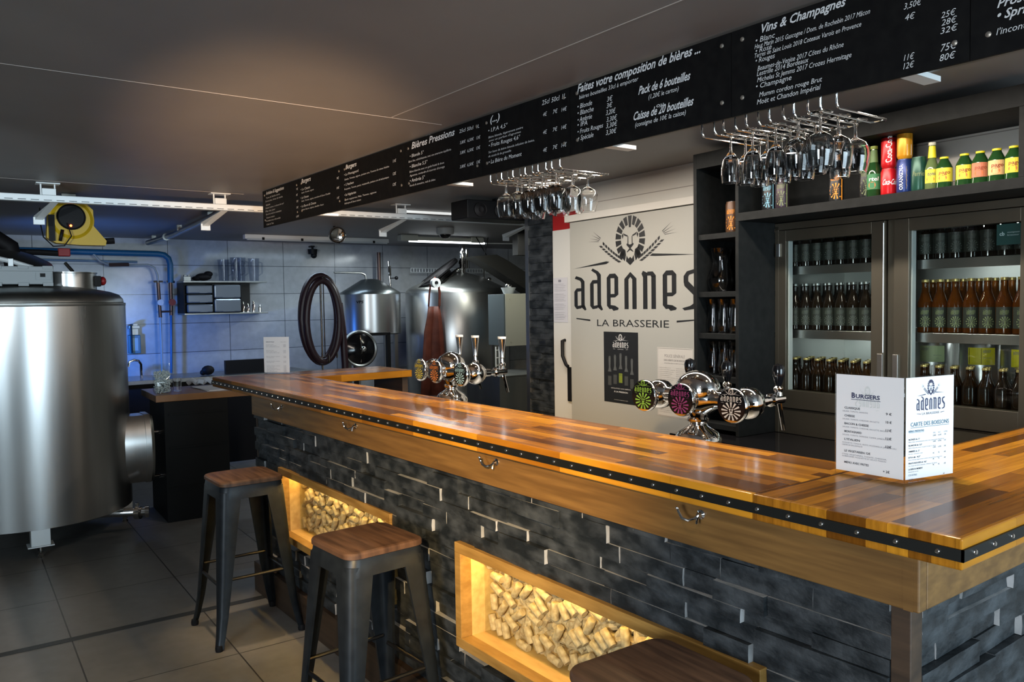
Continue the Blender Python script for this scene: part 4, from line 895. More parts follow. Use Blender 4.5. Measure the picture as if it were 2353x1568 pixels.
def orangina(b, r):
    b.mi = 0; vert_text(b, 'ORANGINA', r, .014, .018, .095, -.006, 0); f = cylmap(r * 1.010, AZ); b.mi = 1
    for i in range(9): b.flat([[(.006 + .002 * (i % 2), .02 + i * .0095), (.030 - .003 * (i % 3), .022 + i * .0095), (.030 - .003 * (i % 2), .030 + i * .0095), (.006, .029 + i * .0095)]], f)
can('navy and yellow orange soda can under an amber iced tea can', 1.733, 2.95, ZSH, .133, M_cannavy, .0285, None, orangina)
def tea(b, r):
    f = cylmap(r * 1.010, AZ); b.mi = 1; b.flat([[(-.010 + .013 * math.cos(a), .088 + .017 * math.sin(a)) for a in [i * PI / 8 for i in range(16)]]], f); f2 = cylmap(r * 1.016, AZ); b.mi = 3; b.text('Lipton', f2, -.020, .085, .022, .008, .1, 'L', .02)
    b.mi = 3; b.flat([R4(.006, .028, .055, .125)], f); b.mi = 0; b.flat([R4(.008, .026, .012, .052)], f)
can('amber iced tea can balanced on the navy soda can', 1.733, 2.95, ZSH + .1345, .143, M_canor, .0275, None, tea)
def perrier(b, r): b.mi = 6; b.text('Perrier', cylmap(r * 1.012, AZ), -.024, .062, .048, .018, .1, 'L', .01)
can('dark green sparkling water can right of the stacked cans', 1.677, 2.95, ZSH, .133, mat('can_green', (.012, .06, .04), .3, .3), .0275, None, perrier)
def bcan(c):
    def f_(b, r):
        b.mi = c; f = cylmap(r * 1.012, AZ); b.flat([[(u * .0125, v * .02 + .092) for u, v in q] for q in LOGO[:28]], f); b.flat([[(u * .04, v * .05 + .05) for u, v in q] for q in LENS], f); b.flat([R4(.022, .028, .005, .125)], f)
    return f_
can('black craft beer can with a light blue print, under the hanging flutes', 2.361, 2.95, ZSH, .135, M_canblk, .029, None, bcan(4))
can('black craft beer can with a dim grey print, right of the blue printed can', 2.289, 2.95, ZSH, .135, mat('can_plum', (.030, .018, .028), .35, .3), .029, None, bcan(6))
can('black craft beer can with an orange print, behind the wine glasses', 2.03, 2.96, ZSH, .135, M_canblk, .029, None, bcan(3))
can('black craft beer can with a dark green print, left of the tall green bottle', 1.90, 2.97, ZSH, .135, M_canblk, .029, None, bcan(6))
can('dark brown beer can in the top corner of the tall shelf', 2.585, 2.97, 1.9032, .15, mat('can_brown', (.075, .036, .018), .4, .2), .03, None, bcan(3))
def sbottle(label, s, z, h, r, m, lab, cap, neck, txt, tc, mi=0, lz=(.03, .08), neckl=None):
    k = wthing('drink_bottle', label, 'bottle', s, 2.95, z)
    b = MB(); b.lathe([(0, 0), (r * .9, 0), (r, .004), (r, h * neck), (r * .86, h * (neck + .08)), (r * .46, h * (neck + .24 if neck < .6 else .93)), (r * .44, h * .97), (0, h * .97)], 24); b.build('bottle_glass', m, k)
    b = MB(); b.lathe([(r * .50, h * .935), (r * .52, h * .94), (r * .52, h * .995), (0, h)], 18); b.build('cap', cap, k)
    b = MB(); band(b, r * 1.01, AZ, 1.2, *lz); l = b.build('label', lab, k)
    if neckl: b = MB(); b.lathe([(r * .60, h * .68), (r * .47, h * .92)], 18); b.build('neck_label', neckl, k)
    b = MB(); hgt = lz[1] - lz[0]; b.text(txt, cylmap(r * 1.025, AZ), 0, lz[0] + hgt * .55, r * 1.35, hgt * .26, .1, 'C', .02)
    b.mi = 1; b.flat([[(-.006 + .014 * math.cos(a), lz[0] + hgt * .27 + hgt * .22 * math.sin(a)) for a in [i * PI / 6 for i in range(12)]]], cylmap(r * 1.02, AZ))
    b.build('print', [tc, mat('fruit_print', (.55, .14, .03), .5)], l); return k
M_capY = mat('cap_yellow', (.70, .60, .02), .4); M_labY = mat('label_yellow', (.72, .58, .04), .5); M_labP = mat('label_peach', (.72, .42, .18), .5); M_labR = mat('label_red', (.50, .16, .08), .5)
sbottle('slim dark green bottle with a green label, left of the cola cans', 1.858, ZSH, .205, .0265, M_green, mat('label_green', (.03, .16, .06), .5), mat('cap_green', (.20, .26, .04), .4), .50, 'rtel', M_white, 0, (.035, .095), mat('neck_green', (.10, .18, .06), .5))
sbottle('tall bottle with a yellow neck behind the first juice bottle', 1.628, ZSH, .18, .024, mat('tonic_green', (.10, .14, .05), .1), M_labY, mat('cap_white', (.6, .58, .45), .4), .45, 'tonic', M_inkB, 0, (.03, .08), M_capY)
for i, (s, lb, tx) in enumerate(((1.583, M_labY, 'pago'), (1.511, M_labY, 'pago'), (1.457, M_labR, 'pago'), (1.402, M_labP, 'pago'), (1.347, M_labY, 'pago'))):
    sbottle(('squat green juice bottle with a yellow label in front of the yellow necked bottle', 'second juice bottle from the left, yellow label with a round fruit', 'juice bottle with a red and cream label, middle of the row', 'juice bottle with a peach label, second from the right end of the shelf', 'last juice bottle at the right end of the high shelf')[i], s, ZSH, .120, .0285, M_green, lb, M_capY, .66, tx, mat('pago_print', (.30, .06, .02), .5), 0, (.028, .078))
# glasses in the tall shelf
def lathe_thing(name, label, cat, s, d, z, prof, m=M_glass, group=None):
    b = MB(); b.lathe(prof, 24); o = b.build(name, m); return tag(o, label, cat, group, loc=wf(s, d, z), rz=RZ)
def vase(rb, rm, rt, h, waist, th=.002):
    o = [(0, 0), (rb, 0), (rm, h * .18), (rm, h * .32), (waist, h * .70), (rt * .92, h * .92), (rt, h)]
    return o + [(r - th, z + (.0 if i == 0 else .0)) for i, (r, z) in enumerate([(rt, h + .0003), (rt * .92, h * .92), (waist, h * .70), (rm, h * .32), (rm, h * .18), (rb, .006)])] + [(0, .006)]
lathe_thing('carafe', 'clear glass carafe standing in the tall black shelf', 'carafe', 2.645, 2.96, 1.6352, vase(.048, .062, .052, .205, .037))
lathe_thing('carafe', 'second carafe half hidden behind the shelf edge', 'carafe', 2.565, 3.06, 1.6352, vase(.048, .062, .052, .205, .037))
gproto = None
for z, h, lab, grp in ((1.4402, .160, 'clear beer glass on the shelf below the carafe', 'glasses below the carafe'), (1.2402, .160, 'clear beer glass on the lowest visible shelf behind the tap tower', 'glasses on the lowest shelf')):
    for d in (2.93, 3.05):
        for s in (2.668, 2.60, 2.53):
            if gproto is None: gproto = lathe_thing('beer_glass', lab, 'glass', s, d, z, vase(.026, .030, .031, h, .022), M_glass, grp)
            else: o = gproto.copy(); COL.objects.link(o); tag(o, lab, 'glass', grp, loc=wf(s, d, z))

# ------------------------------------------------------------------ sign panel, door and pillar on the same wall
t = wthing('sliding_door', 'cream sliding panel with the large black lion logo of the brewery', 'door', 3.35, 3.13, .02)
b = MBw(t, 3.35, 3.13, .02); b.box(2.74, 4.013, -3.145, -3.118, .02, 2.09, .003); b.build('panel', M_poster, t)
b = MBw(t, 3.35, 3.13, .02); f = lambda u, v: b.M @ Vector((3.456 - u * .29, -3.1172, 1.551 + v * .2015)); b.flat(LOGO, f)
b.text('LA BRASSERIE', lambda u, v: b.M @ Vector((3.754 - u, -3.1172, 1.450 + v)), 0, 0, .603, .042)
o = b.build('logo', M_ink, t); o['label'] = 'black lion and lettering of the brewery'
b = MBw(t, 3.35, 3.13, .02); b.box(2.74, 4.05, -3.165, -3.105, 2.094, 2.135, .002); b.build('top_rail', M_wall, t)
d1 = MB(); d1.box(-.45, .45, -.02, .012, 0, 2.06, .002); o = d1.build('door_1', mat('white_door', (.56, .56, .53), .4)); struct(o); o.location = wf(3.80, 3.172, .001); o.rotation_euler = (0, 0, RZ)
hd = MB(); hd.tube([(.328, .012, 1.350), (.328, .035, 1.348), (.326, .036, 1.25), (.29, .036, 1.195), (.27, .036, 1.185)], .011, 10); hd.box(.262, .298, .012, .022, .96, 1.18, .003); q = hd.build('door_handle', M_black, o)
p_ = wthing('notice', 'printed notice with dense text on the white door beside the stone pillar', 'notice', 4.17, 3.159, 1.466)
b = MB(); b.box(-.075, .075, 0, .001, 0, .288); b.build('sheet', mat('grey_paper', (.50, .50, .53), .6), p_)
b = MB(); f = lambda u, v: Vector((.075 - u, .0016, v)); b.flat([R4(.055, .085, .26, .275)], f)
for i in range(22):
    if i in (5, 11, 16): continue
    b.text('Arrêté relatif à la consommation de boissons', f, .012, .245 - i * .0108, .10 + .022 * ((i * 5) % 3) / 2, .005)
b.build('print', M_inkG, p_)
p_ = wthing('wall_sign', 'plain red sign high on the wall beside the cream panel', 'sign', 4.14, 3.179, 2.035); b = MB(); b.box(-.14, .125, 0, .004, 0, .135); b.build('plate', M_red, p_)
p_ = wthing('poster', 'black poster with five beer bottles stuck on the cream panel', 'poster', 3.545, 3.1178, 1.002)
b = MB(); b.box(-.149, .149, 0, .0008, 0, .416); b.build('sheet', M_ink, p_)
b = MB(); f = lambda u, v: Vector((.149 - u, .0014, v)); b.mi = 0
b.flat([[(u * .038 + .149, v * .030 + .325) for u, v in q] for q in LOGO], f); b.text('LA BRASSERIE', f, .149, .313, .05, .005, 0, 'C')
for i, hgt in enumerate((.265, .275, .285, .272, .258)):
    x = .052 + i * .0485; b.mi = 1
    b.flat([[(x - .010, hgt), (x + .010, hgt), (x + .007, hgt - .06), (x + .016, hgt - .085), (x - .016, hgt - .085), (x - .007, hgt - .06)], R4(x - .008, x + .008, hgt + .001, hgt + .007)], f)
    b.mi = 2 if i == 2 else 3; b.flat([R4(x - .015, x + .015, hgt - .165, hgt - .110)], lambda u, v: f(u, v)); b.mi = 1; b.text('adennes', lambda u, v: Vector((.149 - u, .0018, v)), x - .012, hgt - .122, .024, .007)
b.mi = 0; b.text('DÉGUSTEZ NOS BIÈRES', f, .149, .082, .17, .006, 0, 'C'); b.text('À LA PRESSION', f, .149, .062, .12, .008, 0, 'C', .02); b.text("L'abus d'alcool est dangereux pour la santé", f, .149, .016, .12, .004, 0, 'C')
b.build('print', [mat('poster_white', (.55, .55, .52), .6), mat('poster_grey', (.075, .08, .078), .6), mat('poster_green', (.16, .20, .02), .6), mat('poster_dim', (.045, .048, .045), .6)], p_)
p_ = wthing('notice', 'typed notice taped to the cream panel behind the tap tower', 'notice', 3.11, 3.1178, .965)
b = MB(); b.box(-.132, .132, 0, .0008, 0, .377); b.build('sheet', mat('cream_paper', (.50, .47, .42), .6), p_)
b = MB(); f = lambda u, v: Vector((.132 - u, .0014, v)); b.flat([R4(.004, .26, .372, .3735), R4(.004, .0055, .004, .372), R4(.004, .26, .004, .0055)], f)
b.text('POLICE GÉNÉRALE', f, .132, .325, .15, .016, 0, 'C'); b.text('DES DÉBITS DE BOISSONS', f, .132, .305, .16, .009, 0, 'C', .02); b.text('ET AUTRES LIEUX OUVERTS AU PUBLIC', f, .132, .290, .15, .006, 0, 'C')
for i in range(24): b.text("Les exploitants sont tenus d'afficher le présent extrait", f, .014, .265 - i * .0105, .09 + .03 * ((i * 7) % 4) / 3, .0048); b.text('réglementation locale de la commune', f, .142, .265 - i * .0105, .07 + .03 * ((i * 5) % 4) / 3, .0048)
b.build('print', mat('print_faint', (.22, .20, .18), .7), p_)
# stone clad pillar with a steel corner
t = wthing('pillar', 'slate clad pillar with a steel corner strip at the brewery opening', 'pillar', 4.41, 3.3, .001)
b = MBw(t, 4.41, 3.3, .001); stones(b, 4.268, 4.532, .003, ZC - .002, [], lambda u, v, w_: (u, -(3.178 - w_ * .5), v), random.Random(9), (.034, .042, .05)); b.build('stone_cladding', [M_slate, M_slate], t)
b = MBw(t, 4.41, 3.3, .001); b.box(4.268, 4.532, -3.40, -3.182, .002, ZC - .001); b.build('core', M_slateB, t)
b = MBw(t, 4.41, 3.3, .001); b.box(4.533, 4.572, -3.166, -3.163, .002, ZC - .001); b.box(4.533, 4.5365, -3.40, -3.166, .002, ZC - .001); b.box(4.569, 4.572, -3.40, -3.166, .002, ZC - .001); b.build('corner_strip', M_steel, t)
# ------------------------------------------------------------------ brewery behind the bar
def tank_shell(b, r, z0, z1, prof_top):
    b.lathe([(0, z0 - .03), (r * .96, z0 - .005), (r, z0), (r, z1)], 64)
# big tank on the left
TS, TN = 6.56 * WX.x - .632 * WX.y, 6.56 * WN.x - .632 * WN.y
tk = thing('brewing_tank', 'large steel brewing tank at the left edge of the photo', 'tank', (6.56, -.632, 0), RZ)
b = MB(); b.lathe([(0, .175), (.63, .18), (.650, .19), (.650, 1.632), (.628, 1.634)], 72); o = b.build('shell', M_steel, tk)
b = MB(); b.lathe([(.630, 1.634), (.640, 1.645), (.636, 1.668), (.610, 1.700), (.55, 1.722), (.40, 1.752), (.2, 1.772), (0, 1.778)], 72); o = b.build('dome_lid', M_steelD, tk, 50)
b = MB(); b.lathe([(.6505, 1.620), (.6525, 1.624), (.6525, 1.640), (.632, 1.643)], 72); b.build('seam_ring', M_steelD, tk)
for a in (3.17, 4.74, .03, 1.60):
    c, s_ = math.cos(a), math.sin(a); b = MB(); M = Matrix.Translation((.575 * c, .575 * s_, 0)) @ Matrix.Rotation(a, 4, 'Z')
    b.box(-.03, .072, -.055, .055, .085, .20, .003, M); b.box(-.04, .082, -.075, .075, .078, .085, .001, M)
    lg = b.build('leg', M_zinc, tk); b = MB(); b.lathe([(0, 0), (.018, 0), (.022, .010), (.014, .020), (.020, .032), (.008, .042), (.008, .080), (0, .080)], 14, Matrix.Translation((.60 * c, .60 * s_, 0))); b.build('levelling_foot', M_chrome, lg)
def tkp(s, n, z): return Vector((s - TS, -(n - TN), z))
# side manhole
b = MB(); cx, cyy = 6.45 - TS, 0
ring = lambda y, g=0.0: [(cx + (.17 + g) * math.cos(a) * 1.0, y, .575 + (.245 + g) * max(-1, min(1, math.sin(a) * 1.15))) for a in [i * 2 * PI / 36 for i in range(36)]]
y0 = -(.86 - TN); y1 = -(1.045 - TN)
b.loft([ring(y0), ring(y1 + .045), ring(y1 + .044, .006), ring(y1 + .008, .006), ring(y1)], True); mh = b.build('manhole', M_steel, tk); mh['label'] = 'arched side manhole'
b = MB(); b.loft([ring(y1 - .001, -.004), ring(y1 - .014, -.012)], True); b.build('manhole_door', M_steelD, mh)
for z in (.675, .345):
    b = MB(); b.cyl((cx + .03, y1 - .004, z), (cx + .03, y1 - .13, z), .008, .008, 10); b.lathe([(0, 0), (.018, 0), (.018, .04), (0, .04)], 12, b.ax((cx + .03, y1 + .01, z), (0, -1, 0)))
    b.tube([(cx + .03, y1 - .07, z - .018), (cx + .03, y1 - .12, z - .018)], .005, 6)
    for q in range(5): b.tube([(cx + .03, y1 - .135, z), (cx + .03 + .038 * math.cos(q * 1.257), y1 - .135, z + .038 * math.sin(q * 1.257))], .007, 6)
    b.build('star_screw', M_chrome, mh)
b = MB(); b.tube([tkp(6.35, .62, .155), tkp(6.25, .80, .155), tkp(6.20, .98, .150)], .030, 14); b.tube([tkp(6.2, .90, .15), tkp(6.18, .93, .15)], .045, 14); b.tube([tkp(6.19, .96, .15), tkp(6.185, .985, .15)], .042, 14); b.tube([tkp(6.2, .91, .19), tkp(6.2, .91, .22)], .012, 10); b.build('outlet_valve', M_chrome, tk)
b = MB(); c = tkp(6.55, .56, 0); b.lathe([(.19, 1.74), (.19, 1.85), (.196, 1.853), (.196, 1.860), (.18, 1.860), (.18, 1.74)], 40, Matrix.Translation(c)); o = b.build('top_manhole', M_steel, tk)
b = MB(); M = Matrix.Translation(tkp(6.66, .30, 1.965)) @ Matrix.Rotation(.28, 4, 'X') @ Matrix.Rotation(-.25, 4, 'Y'); b.lathe([(0, .03), (.12, .022), (.19, .004), (.20, -.006), (.19, -.014), (0, -.004)], 40, M); b.tube([tkp(6.55, .60, 1.87), tkp(6.60, .56, 1.93)], .012, 8); o = b.build('open_lid', M_steelD, tk); o['label'] = 'open round lid'
b = MB(); b.box(-.04, .05, -.05, .04, 1.76, 1.835, .004, Matrix.Translation(tkp(6.5, .72, 0))); b.build('hinge_block', M_rubber, tk)
b = MB(); b.tube([tkp(6.53, .70, 1.80), tkp(6.52, .77, 1.80)], .010, 8); b.sphere(tkp(6.52, .785, 1.80), .033, (1, .8, 1), 10); b.build('red_knob', M_red, tk)
b = MB(); b.box(-.09, .09, -.20, .20, 0, .115, .004); b.box(-.095, .095, -.205, .205, .085, .118, .004); b.box(-.098, -.090, -.19, -.10, .030, .075); b.mi = 1; b.box(-.0995, -.0975, -.155, -.125, .048, .072); b.mi = 0
for y in (-.17, -.03, .12): b.box(-.10, -.09, y - .03, y + .03, -.012, .012, .002); b.box(-.10, -.09, y - .03, y + .03, .10, .122, .002)
bx = thing('control_box', 'pale grey motor control box standing on top of the left tank', 'box', wf(6.28, .25, 1.768), RZ); b.build('housing', [M_greyp, M_black], bx)
b = MB(); b.tube([(-.02, .34, .20), (-.02, .18, .19), (-.02, .02, .15), (-.02, -.09, .112)], .016, 10); b.box(-.04, 0, .02, .05, .09, .17, .002); b.build('arm', M_zinc, bx)
M_ = M_rubber
b = MB(); b.tube([(0, .10, 0), (0, .04, .06), (0, -.06, .07), (0, -.13, .02), (0, -.15, -.10), (.02, -.16, -.20)], .06, 16); o = b.build('rubber_elbow', M_rubber); tag(o, 'thick black rubber elbow above the left tank', 'hose', loc=wf(6.75, .10, 2.03), rz=RZ)
b = MB(); b.tube([(0, .2, 0), (0, .0, -.002), (0, -.16, -.01)], .022, 10); b.mi = 1; b.box(-.03, .03, -.20, -.12, -.03, .03, .006); o = b.build('valve_pipe', [M_rubber, M_red]); tag(o, 'dark pipe with a small red handle crossing above the left tank', 'pipe', loc=wf(6.9, .42, 2.025), rz=RZ)

# pale table behind the bar end
t = wthing('work_table', 'oak topped dark work cabinet between the left tank and the bar', 'table', 6.66, 1.70, .001)
b = MBw(t, 6.66, 1.70, .001); b.box(6.35, 6.97, -2.30, -1.085, .905, .955, .003); b.build('table_top', M_table, t)
b = MBw(t, 6.66, 1.70, .001); b.box(6.36, 6.95, -1.60, -1.14, .002, .903, .002)
for z in (.25, .55, .80): b.box(6.353, 6.36, -1.58, -1.17, z, z + .015); b.mi = 0
b.box(6.36, 6.40, -2.28, -2.24, .002, .903); b.box(6.90, 6.95, -2.28, -2.24, .002, .903); b.build('cabinet', mat('cabinet_dark', (.006, .007, .0075), .55, spec=.2), t)
# bag of pellets, glass, papers
b = MB()
b.loft([[(x * k, y * k2, z) for x, y in rrect(.062, .04, .012, 3)] for z, k, k2 in ((.0, .92, .9), (.02, 1, 1), (.09, 1.02, .95), (.15, 1.0, .6), (.19, 1.02, .18), (.222, 1.0, .06))]); o = b.build('clear_bag', M_pane); tag(o, 'clear plastic bag of pellets standing on the work table', 'bag', loc=wf(6.53, 1.165, .9562), rz=RZ + 1.57)
b = MB(); rg = random.Random(2)
for i in range(520):
    z = rg.uniform(.006, .165); k = 1 if z < .1 else .55; p = (rg.uniform(-.052, .052), rg.uniform(-.030, .030) * k, z); d = (rg.uniform(-1, 1), rg.uniform(-1, 1), rg.uniform(-.6, .6))
    d = Vector(d).normalized() * .010; b.cyl(p, Vector(p) + d, .0042, .0042, 6)
o = b.build('pellets', mat('pellet', (.55, .60, .62), .6)); tag(o, 'pale pellets filling the clear bag on the work table', 'pellets', kind='stuff', loc=wf(6.53, 1.165, .9562), rz=RZ + 1.57)
lathe_thing('tumbler', 'small clear tumbler between the bag and the papers', 'glass', 6.60, 1.285, .9555, [(0, 0), (.028, 0), (.034, .10), (.032, .10), (.026, .006), (0, .006)])
b = MB(); b.box(-.22, .20, -.16, .16, 0, .004); b.box(-.20, .21, -.15, .17, .0042, .008, 0, Matrix.Rotation(.12, 4, 'Z')); o = b.build('paper_stack', M_paper); tag(o, 'loose white papers lying on the work table', 'papers', loc=wf(6.62, 1.62, .9555), rz=RZ)
b = MB()
for i in range(6):
    y = -.15 + i * .06; b.tube([(-.02, y - .03, .012), (0, y, .024 + .01 * (i % 2)), (.02, y + .03, .012)], .022, 8)
o = b.build('cloth', mat('cloth_pale', (.55, .62, .72), .8)); tag(o, 'crumpled pale cloth at the back of the papers', 'cloth', loc=wf(6.86, 1.60, .9755), rz=RZ)

# sink worktop along the end wall
t = wthing('sink_counter', 'steel counter with a curved tap along the tiled end wall', 'counter', 8.8, 1.9, .001)
b = MBw(t, 8.8, 1.9, .001); b.box(8.45, 9.08, -3.0, -.55, .86, .90, .003); b.build('worktop', M_steelD, t); b = MBw(t, 8.8, 1.9, .001); b.box(8.48, 9.08, -2.98, -.57, .002, .858); b.build('body', M_black, t)
b = MBw(t, 8.8, 1.9, .001); b.tube([(8.75, -1.37, .90), (8.75, -1.37, 1.04), (8.75, -1.35, 1.075), (8.75, -1.31, 1.085), (8.75, -1.265, 1.07), (8.75, -1.25, 1.02)], .013, 10); b.build('tap', M_chrome, t)
def wall_thing(name, label, cat, s, n, z, bl, m):
    k = wthing(name, label, cat, s, n, z); 
    for nm, f, mm in bl: b = MB(); f(b); b.build(nm, mm, k)
    return k
wall_thing('soap_dispenser', 'blue soap dispenser on the tiled wall beside the left tank', 'dispenser', 9.045, 1.36, 1.135, [('body', lambda b: b.box(-.045, .053, -.055, .055, 0, .19, .006), mat('dispenser_blue', (.03, .16, .22), .3)), ('window', lambda b: b.box(-.048, -.0455, -.03, .035, .03, .16), mat('dispenser_clear', (.25, .42, .46), .2)), ('head', lambda b: (b.box(-.06, .053, -.05, .05, .255, .29, .004), b.box(-.11, -.02, -.02, .02, .29, .305), b.box(-.03, .053, -.035, .035, .192, .254)), M_steelD), ('arm', lambda b: b.tube([(-.09, .035, .01), (-.09, .035, .29)], .008, 8), M_black)], None)
# shelf unit with clear drawers, jugs
t = wthing('wall_shelf', 'dark wall shelf with steel drawers on the tiled wall', 'shelf', 8.93, 2.2, 1.52)
b = MBw(t, 8.93, 2.2, 1.52); b.box(8.76, 9.095, -2.66, -1.80, 1.855, 1.872, .002); b.build('shelf_board', M_steelD, t); b = MBw(t, 8.93, 2.2, 1.52); b.box(8.76, 9.095, -2.66, -1.80, 1.522, 1.538, .002); b.build('shelf_board', M_steelD, t)
b = MBw(t, 8.93, 2.2, 1.52); b.box(9.08, 9.097, -2.56, -1.80, 1.538, 1.855); b.build('back_panel', mat('shelf_back', (.035, .034, .030), .5), t); b = MBw(t, 8.93, 2.2, 1.52); b.box(8.775, 9.08, -1.815, -1.80, 1.538, 1.855); b.box(8.775, 9.08, -2.095, -2.085, 1.538, 1.84); b.box(8.775, 9.08, -2.385, -2.375, 1.538, 1.84); b.build('side_panel', M_black, t)
M_dr = mat('drawer_plastic', (.20, .22, .23), .18, .3)
for i, z in enumerate((1.545, 1.645, 1.742)): b = MBw(t, 8.93, 2.2, 1.52); b.box(8.745, 9.0, -2.082, -1.83, z, z + .085, .012); b.box(8.741, 8.746, -2.03, -1.95, z + .004, z + .012); b.build('drawer', M_dr, t)
for z, h in ((1.545, .140), (1.692, .140)): b = MBw(t, 8.93, 2.2, 1.52); b.box(8.745, 9.0, -2.372, -2.10, z, z + h, .014); b.box(8.741, 8.746, -2.30, -2.18, z + .004, z + .012); b.build('drawer', M_dr, t)
for i, (n, h) in enumerate(((2.42, .11), (2.47, .09), (2.53, .12), (2.60, .08))):
    b = MB(); b.lathe([(0, 0), (.018, 0), (.018, h * .6), (.009, h * .75), (.009, h), (0, h)], 14); o = b.build('small_flask', M_chrome); tag(o, ('leftmost small steel flask on the lower wall shelf', 'second small steel flask on the lower wall shelf', 'third small steel flask on the lower wall shelf', 'last small steel flask at the free end of the lower wall shelf')[i], 'flask', 'small flasks on the wall shelf', loc=wf(8.85, n, 1.5385), rz=RZ)
jp = None
for i, (n, h, s) in enumerate(((2.25, .235, 8.95), (2.36, .255, 8.86), (2.44, .262, 9.0), (2.56, .25, 8.90))):
    b = MB(); k = h / .25; b.lathe([(0, 0), (.050, 0), (.060, h), (.057, h), (.047, .006), (0, .006)], 24); b.tube([(-.0, -.055, h * .85), (0, -.090, h * .80), (0, -.088, h * .35), (0, -.050, h * .25)], .008, 8)
    o = b.build('measuring_jug', M_jug); tag(o, ('clear plastic jug at the left end of the row on the wall shelf', 'clear plastic jug second from the left on the wall shelf', 'clear plastic jug third from the left on the wall shelf', 'clear plastic jug with its handle at the right end of the wall shelf')[i], 'jug', 'plastic jugs on the wall shelf', loc=wf(s, n, 1.8725), rz=RZ)
b = MB(); b.sphere((0, 0, .045), .05, (.9, 1.7, .8), 14); b.sphere((0, -.05, .075), .04, (1, 1.2, .8), 12); b.sphere((0, .07, .03), .035, (1, 1.4, .7), 10); o = b.build('black_gloves', M_rubber); tag(o, 'crumpled black gloves on top of the wall shelf', 'gloves', loc=wf(8.9, 2.03, 1.873), rz=RZ)
b = MB(); b.box(-.02, .02, -.035, .035, 0, .05, .003); b.cyl((0, -.02, .05), (0, -.02, .065), .012); b.cyl((0, .02, .05), (0, .02, .065), .012); o = b.build('small_gauge', M_steelD); tag(o, 'small double gauge at the left end of the wall shelf', 'gauge', loc=wf(8.88, 1.86, 1.8725), rz=RZ)
# pipes on the tiled wall
def pipe(name, label, pts, r, m, cat='pipe', extra=None):
    p0 = Vector(pts[0]); k = wthing(name, label, cat, p0.x, -p0.y, p0.z)
    b = MB(); b.tube([Vector(p) - p0 for p in pts], r, 12); b.build('tube', m, k)
    if extra:
        for nm, f, mm in extra: b = MB(); b.M = Matrix.Translation(-p0); f(b); b.build(nm, mm, k)
    return k
pipe('blue_pipe', 'thick blue pipe running along the tiled wall and bending down', [(8.95, -.35, 2.165), (8.95, -1.60, 2.155), (8.95, -1.66, 2.145), (8.95, -1.70, 2.11), (8.95, -1.715, 2.05), (8.95, -1.712, 1.86)], .030, M_blueP, extra=[
    ('fitting', lambda b: b.tube([(8.95, -1.712, 1.86), (8.95, -1.71, 1.62), (8.95, -1.708, 1.52)], .018, 10), mat('brass_dark', (.16, .10, .08), .4, .8)), ('red_wheel', lambda b: b.lathe([(0, 0), (.036, 0), (.036, .02), (0, .02)], 8, b.ax((8.92, -1.715, 1.655), (-1, 0, 0))), M_red),
    ('clip', lambda b: (b.tube([(8.95, -1.672, 1.87), (8.95, -1.752, 1.87)], .014, 8), b.box(9.0, 9.09, -1.72, -1.70, 1.86, 1.88)), M_chrome), ('lower_tube', lambda b: b.tube([(8.95, -1.708, 1.52), (8.95, -1.69, .92)], .013, 8), mat('copper_blue', (.05, .14, .28), .4, .3))])
pipe('grey_pipe', 'thin grey hose crossing under the blue pipe and dropping beside it', [(8.94, -1.00, 2.15), (8.94, -1.06, 2.07), (8.94, -1.14, 2.035), (8.94, -1.35, 2.035), (8.94, -1.50, 2.04), (8.94, -1.56, 2.01), (8.94, -1.585, 1.94), (8.94, -1.59, 1.86)], .012, M_greyp, extra=[
    ('fitting', lambda b: b.tube([(8.94, -1.59, 1.86), (8.94, -1.60, 1.50)], .017, 10), mat('brass_dark')), ('white_wheel', lambda b: b.lathe([(0, 0), (.032, 0), (.032, .02), (0, .02)], 8, b.ax((8.91, -1.60, 1.655), (-1, 0, 0))), M_white), ('clip', lambda b: b.tube([(8.94, -1.545, 1.87), (8.94, -1.635, 1.87)], .012, 8), M_chrome), ('lower_tube', lambda b: b.tube([(8.94, -1.60, 1.50), (8.94, -1.60, .92)], .012, 8), M_greyp), ('brown_splice', lambda b: b.tube([(8.925, -1.14, 2.035), (8.925, -1.32, 2.04)], .018, 8), mat('brown_tape', (.08, .04, .03), .7)), ('cross_tube', lambda b: b.tube([(8.94, -1.60, 1.56), (8.94, -1.71, 1.56)], .010, 8), mat('brass_dark'))])
pipe('wall_conduit', 'thin blue conduit along the tiled wall', [(9.06, -.45, 2.085), (9.06, -1.42, 2.075)], .012, mat('conduit_blue', (.20, .30, .42), .4), 'conduit')
pipe('copper_pipe', 'brown copper riser on the tiled wall above the small tank', [(8.99, -4.08, 2.225), (8.99, -4.08, 1.72)], .022, mat('copper', (.16, .10, .085), .4, .5))
pipe('steel_valve', 'slim chrome tank valve standing between the small and middle tanks', [(8.6, -4.02, 2.10), (8.6, -4.03, 1.98), (8.6, -4.04, 1.80), (8.6, -3.95, 1.79)], .014, M_chrome, 'valve', extra=[('knob', lambda b: (b.tube([(8.6, -4.03, 1.90), (8.6, -4.11, 1.905)], .006, 6), b.sphere((8.6, -4.12, 1.905), .022)), M_black), ('sleeve', lambda b: b.tube([(8.6, -4.03, 2.04), (8.6, -4.035, 1.93)], .021, 10), M_chrome)])
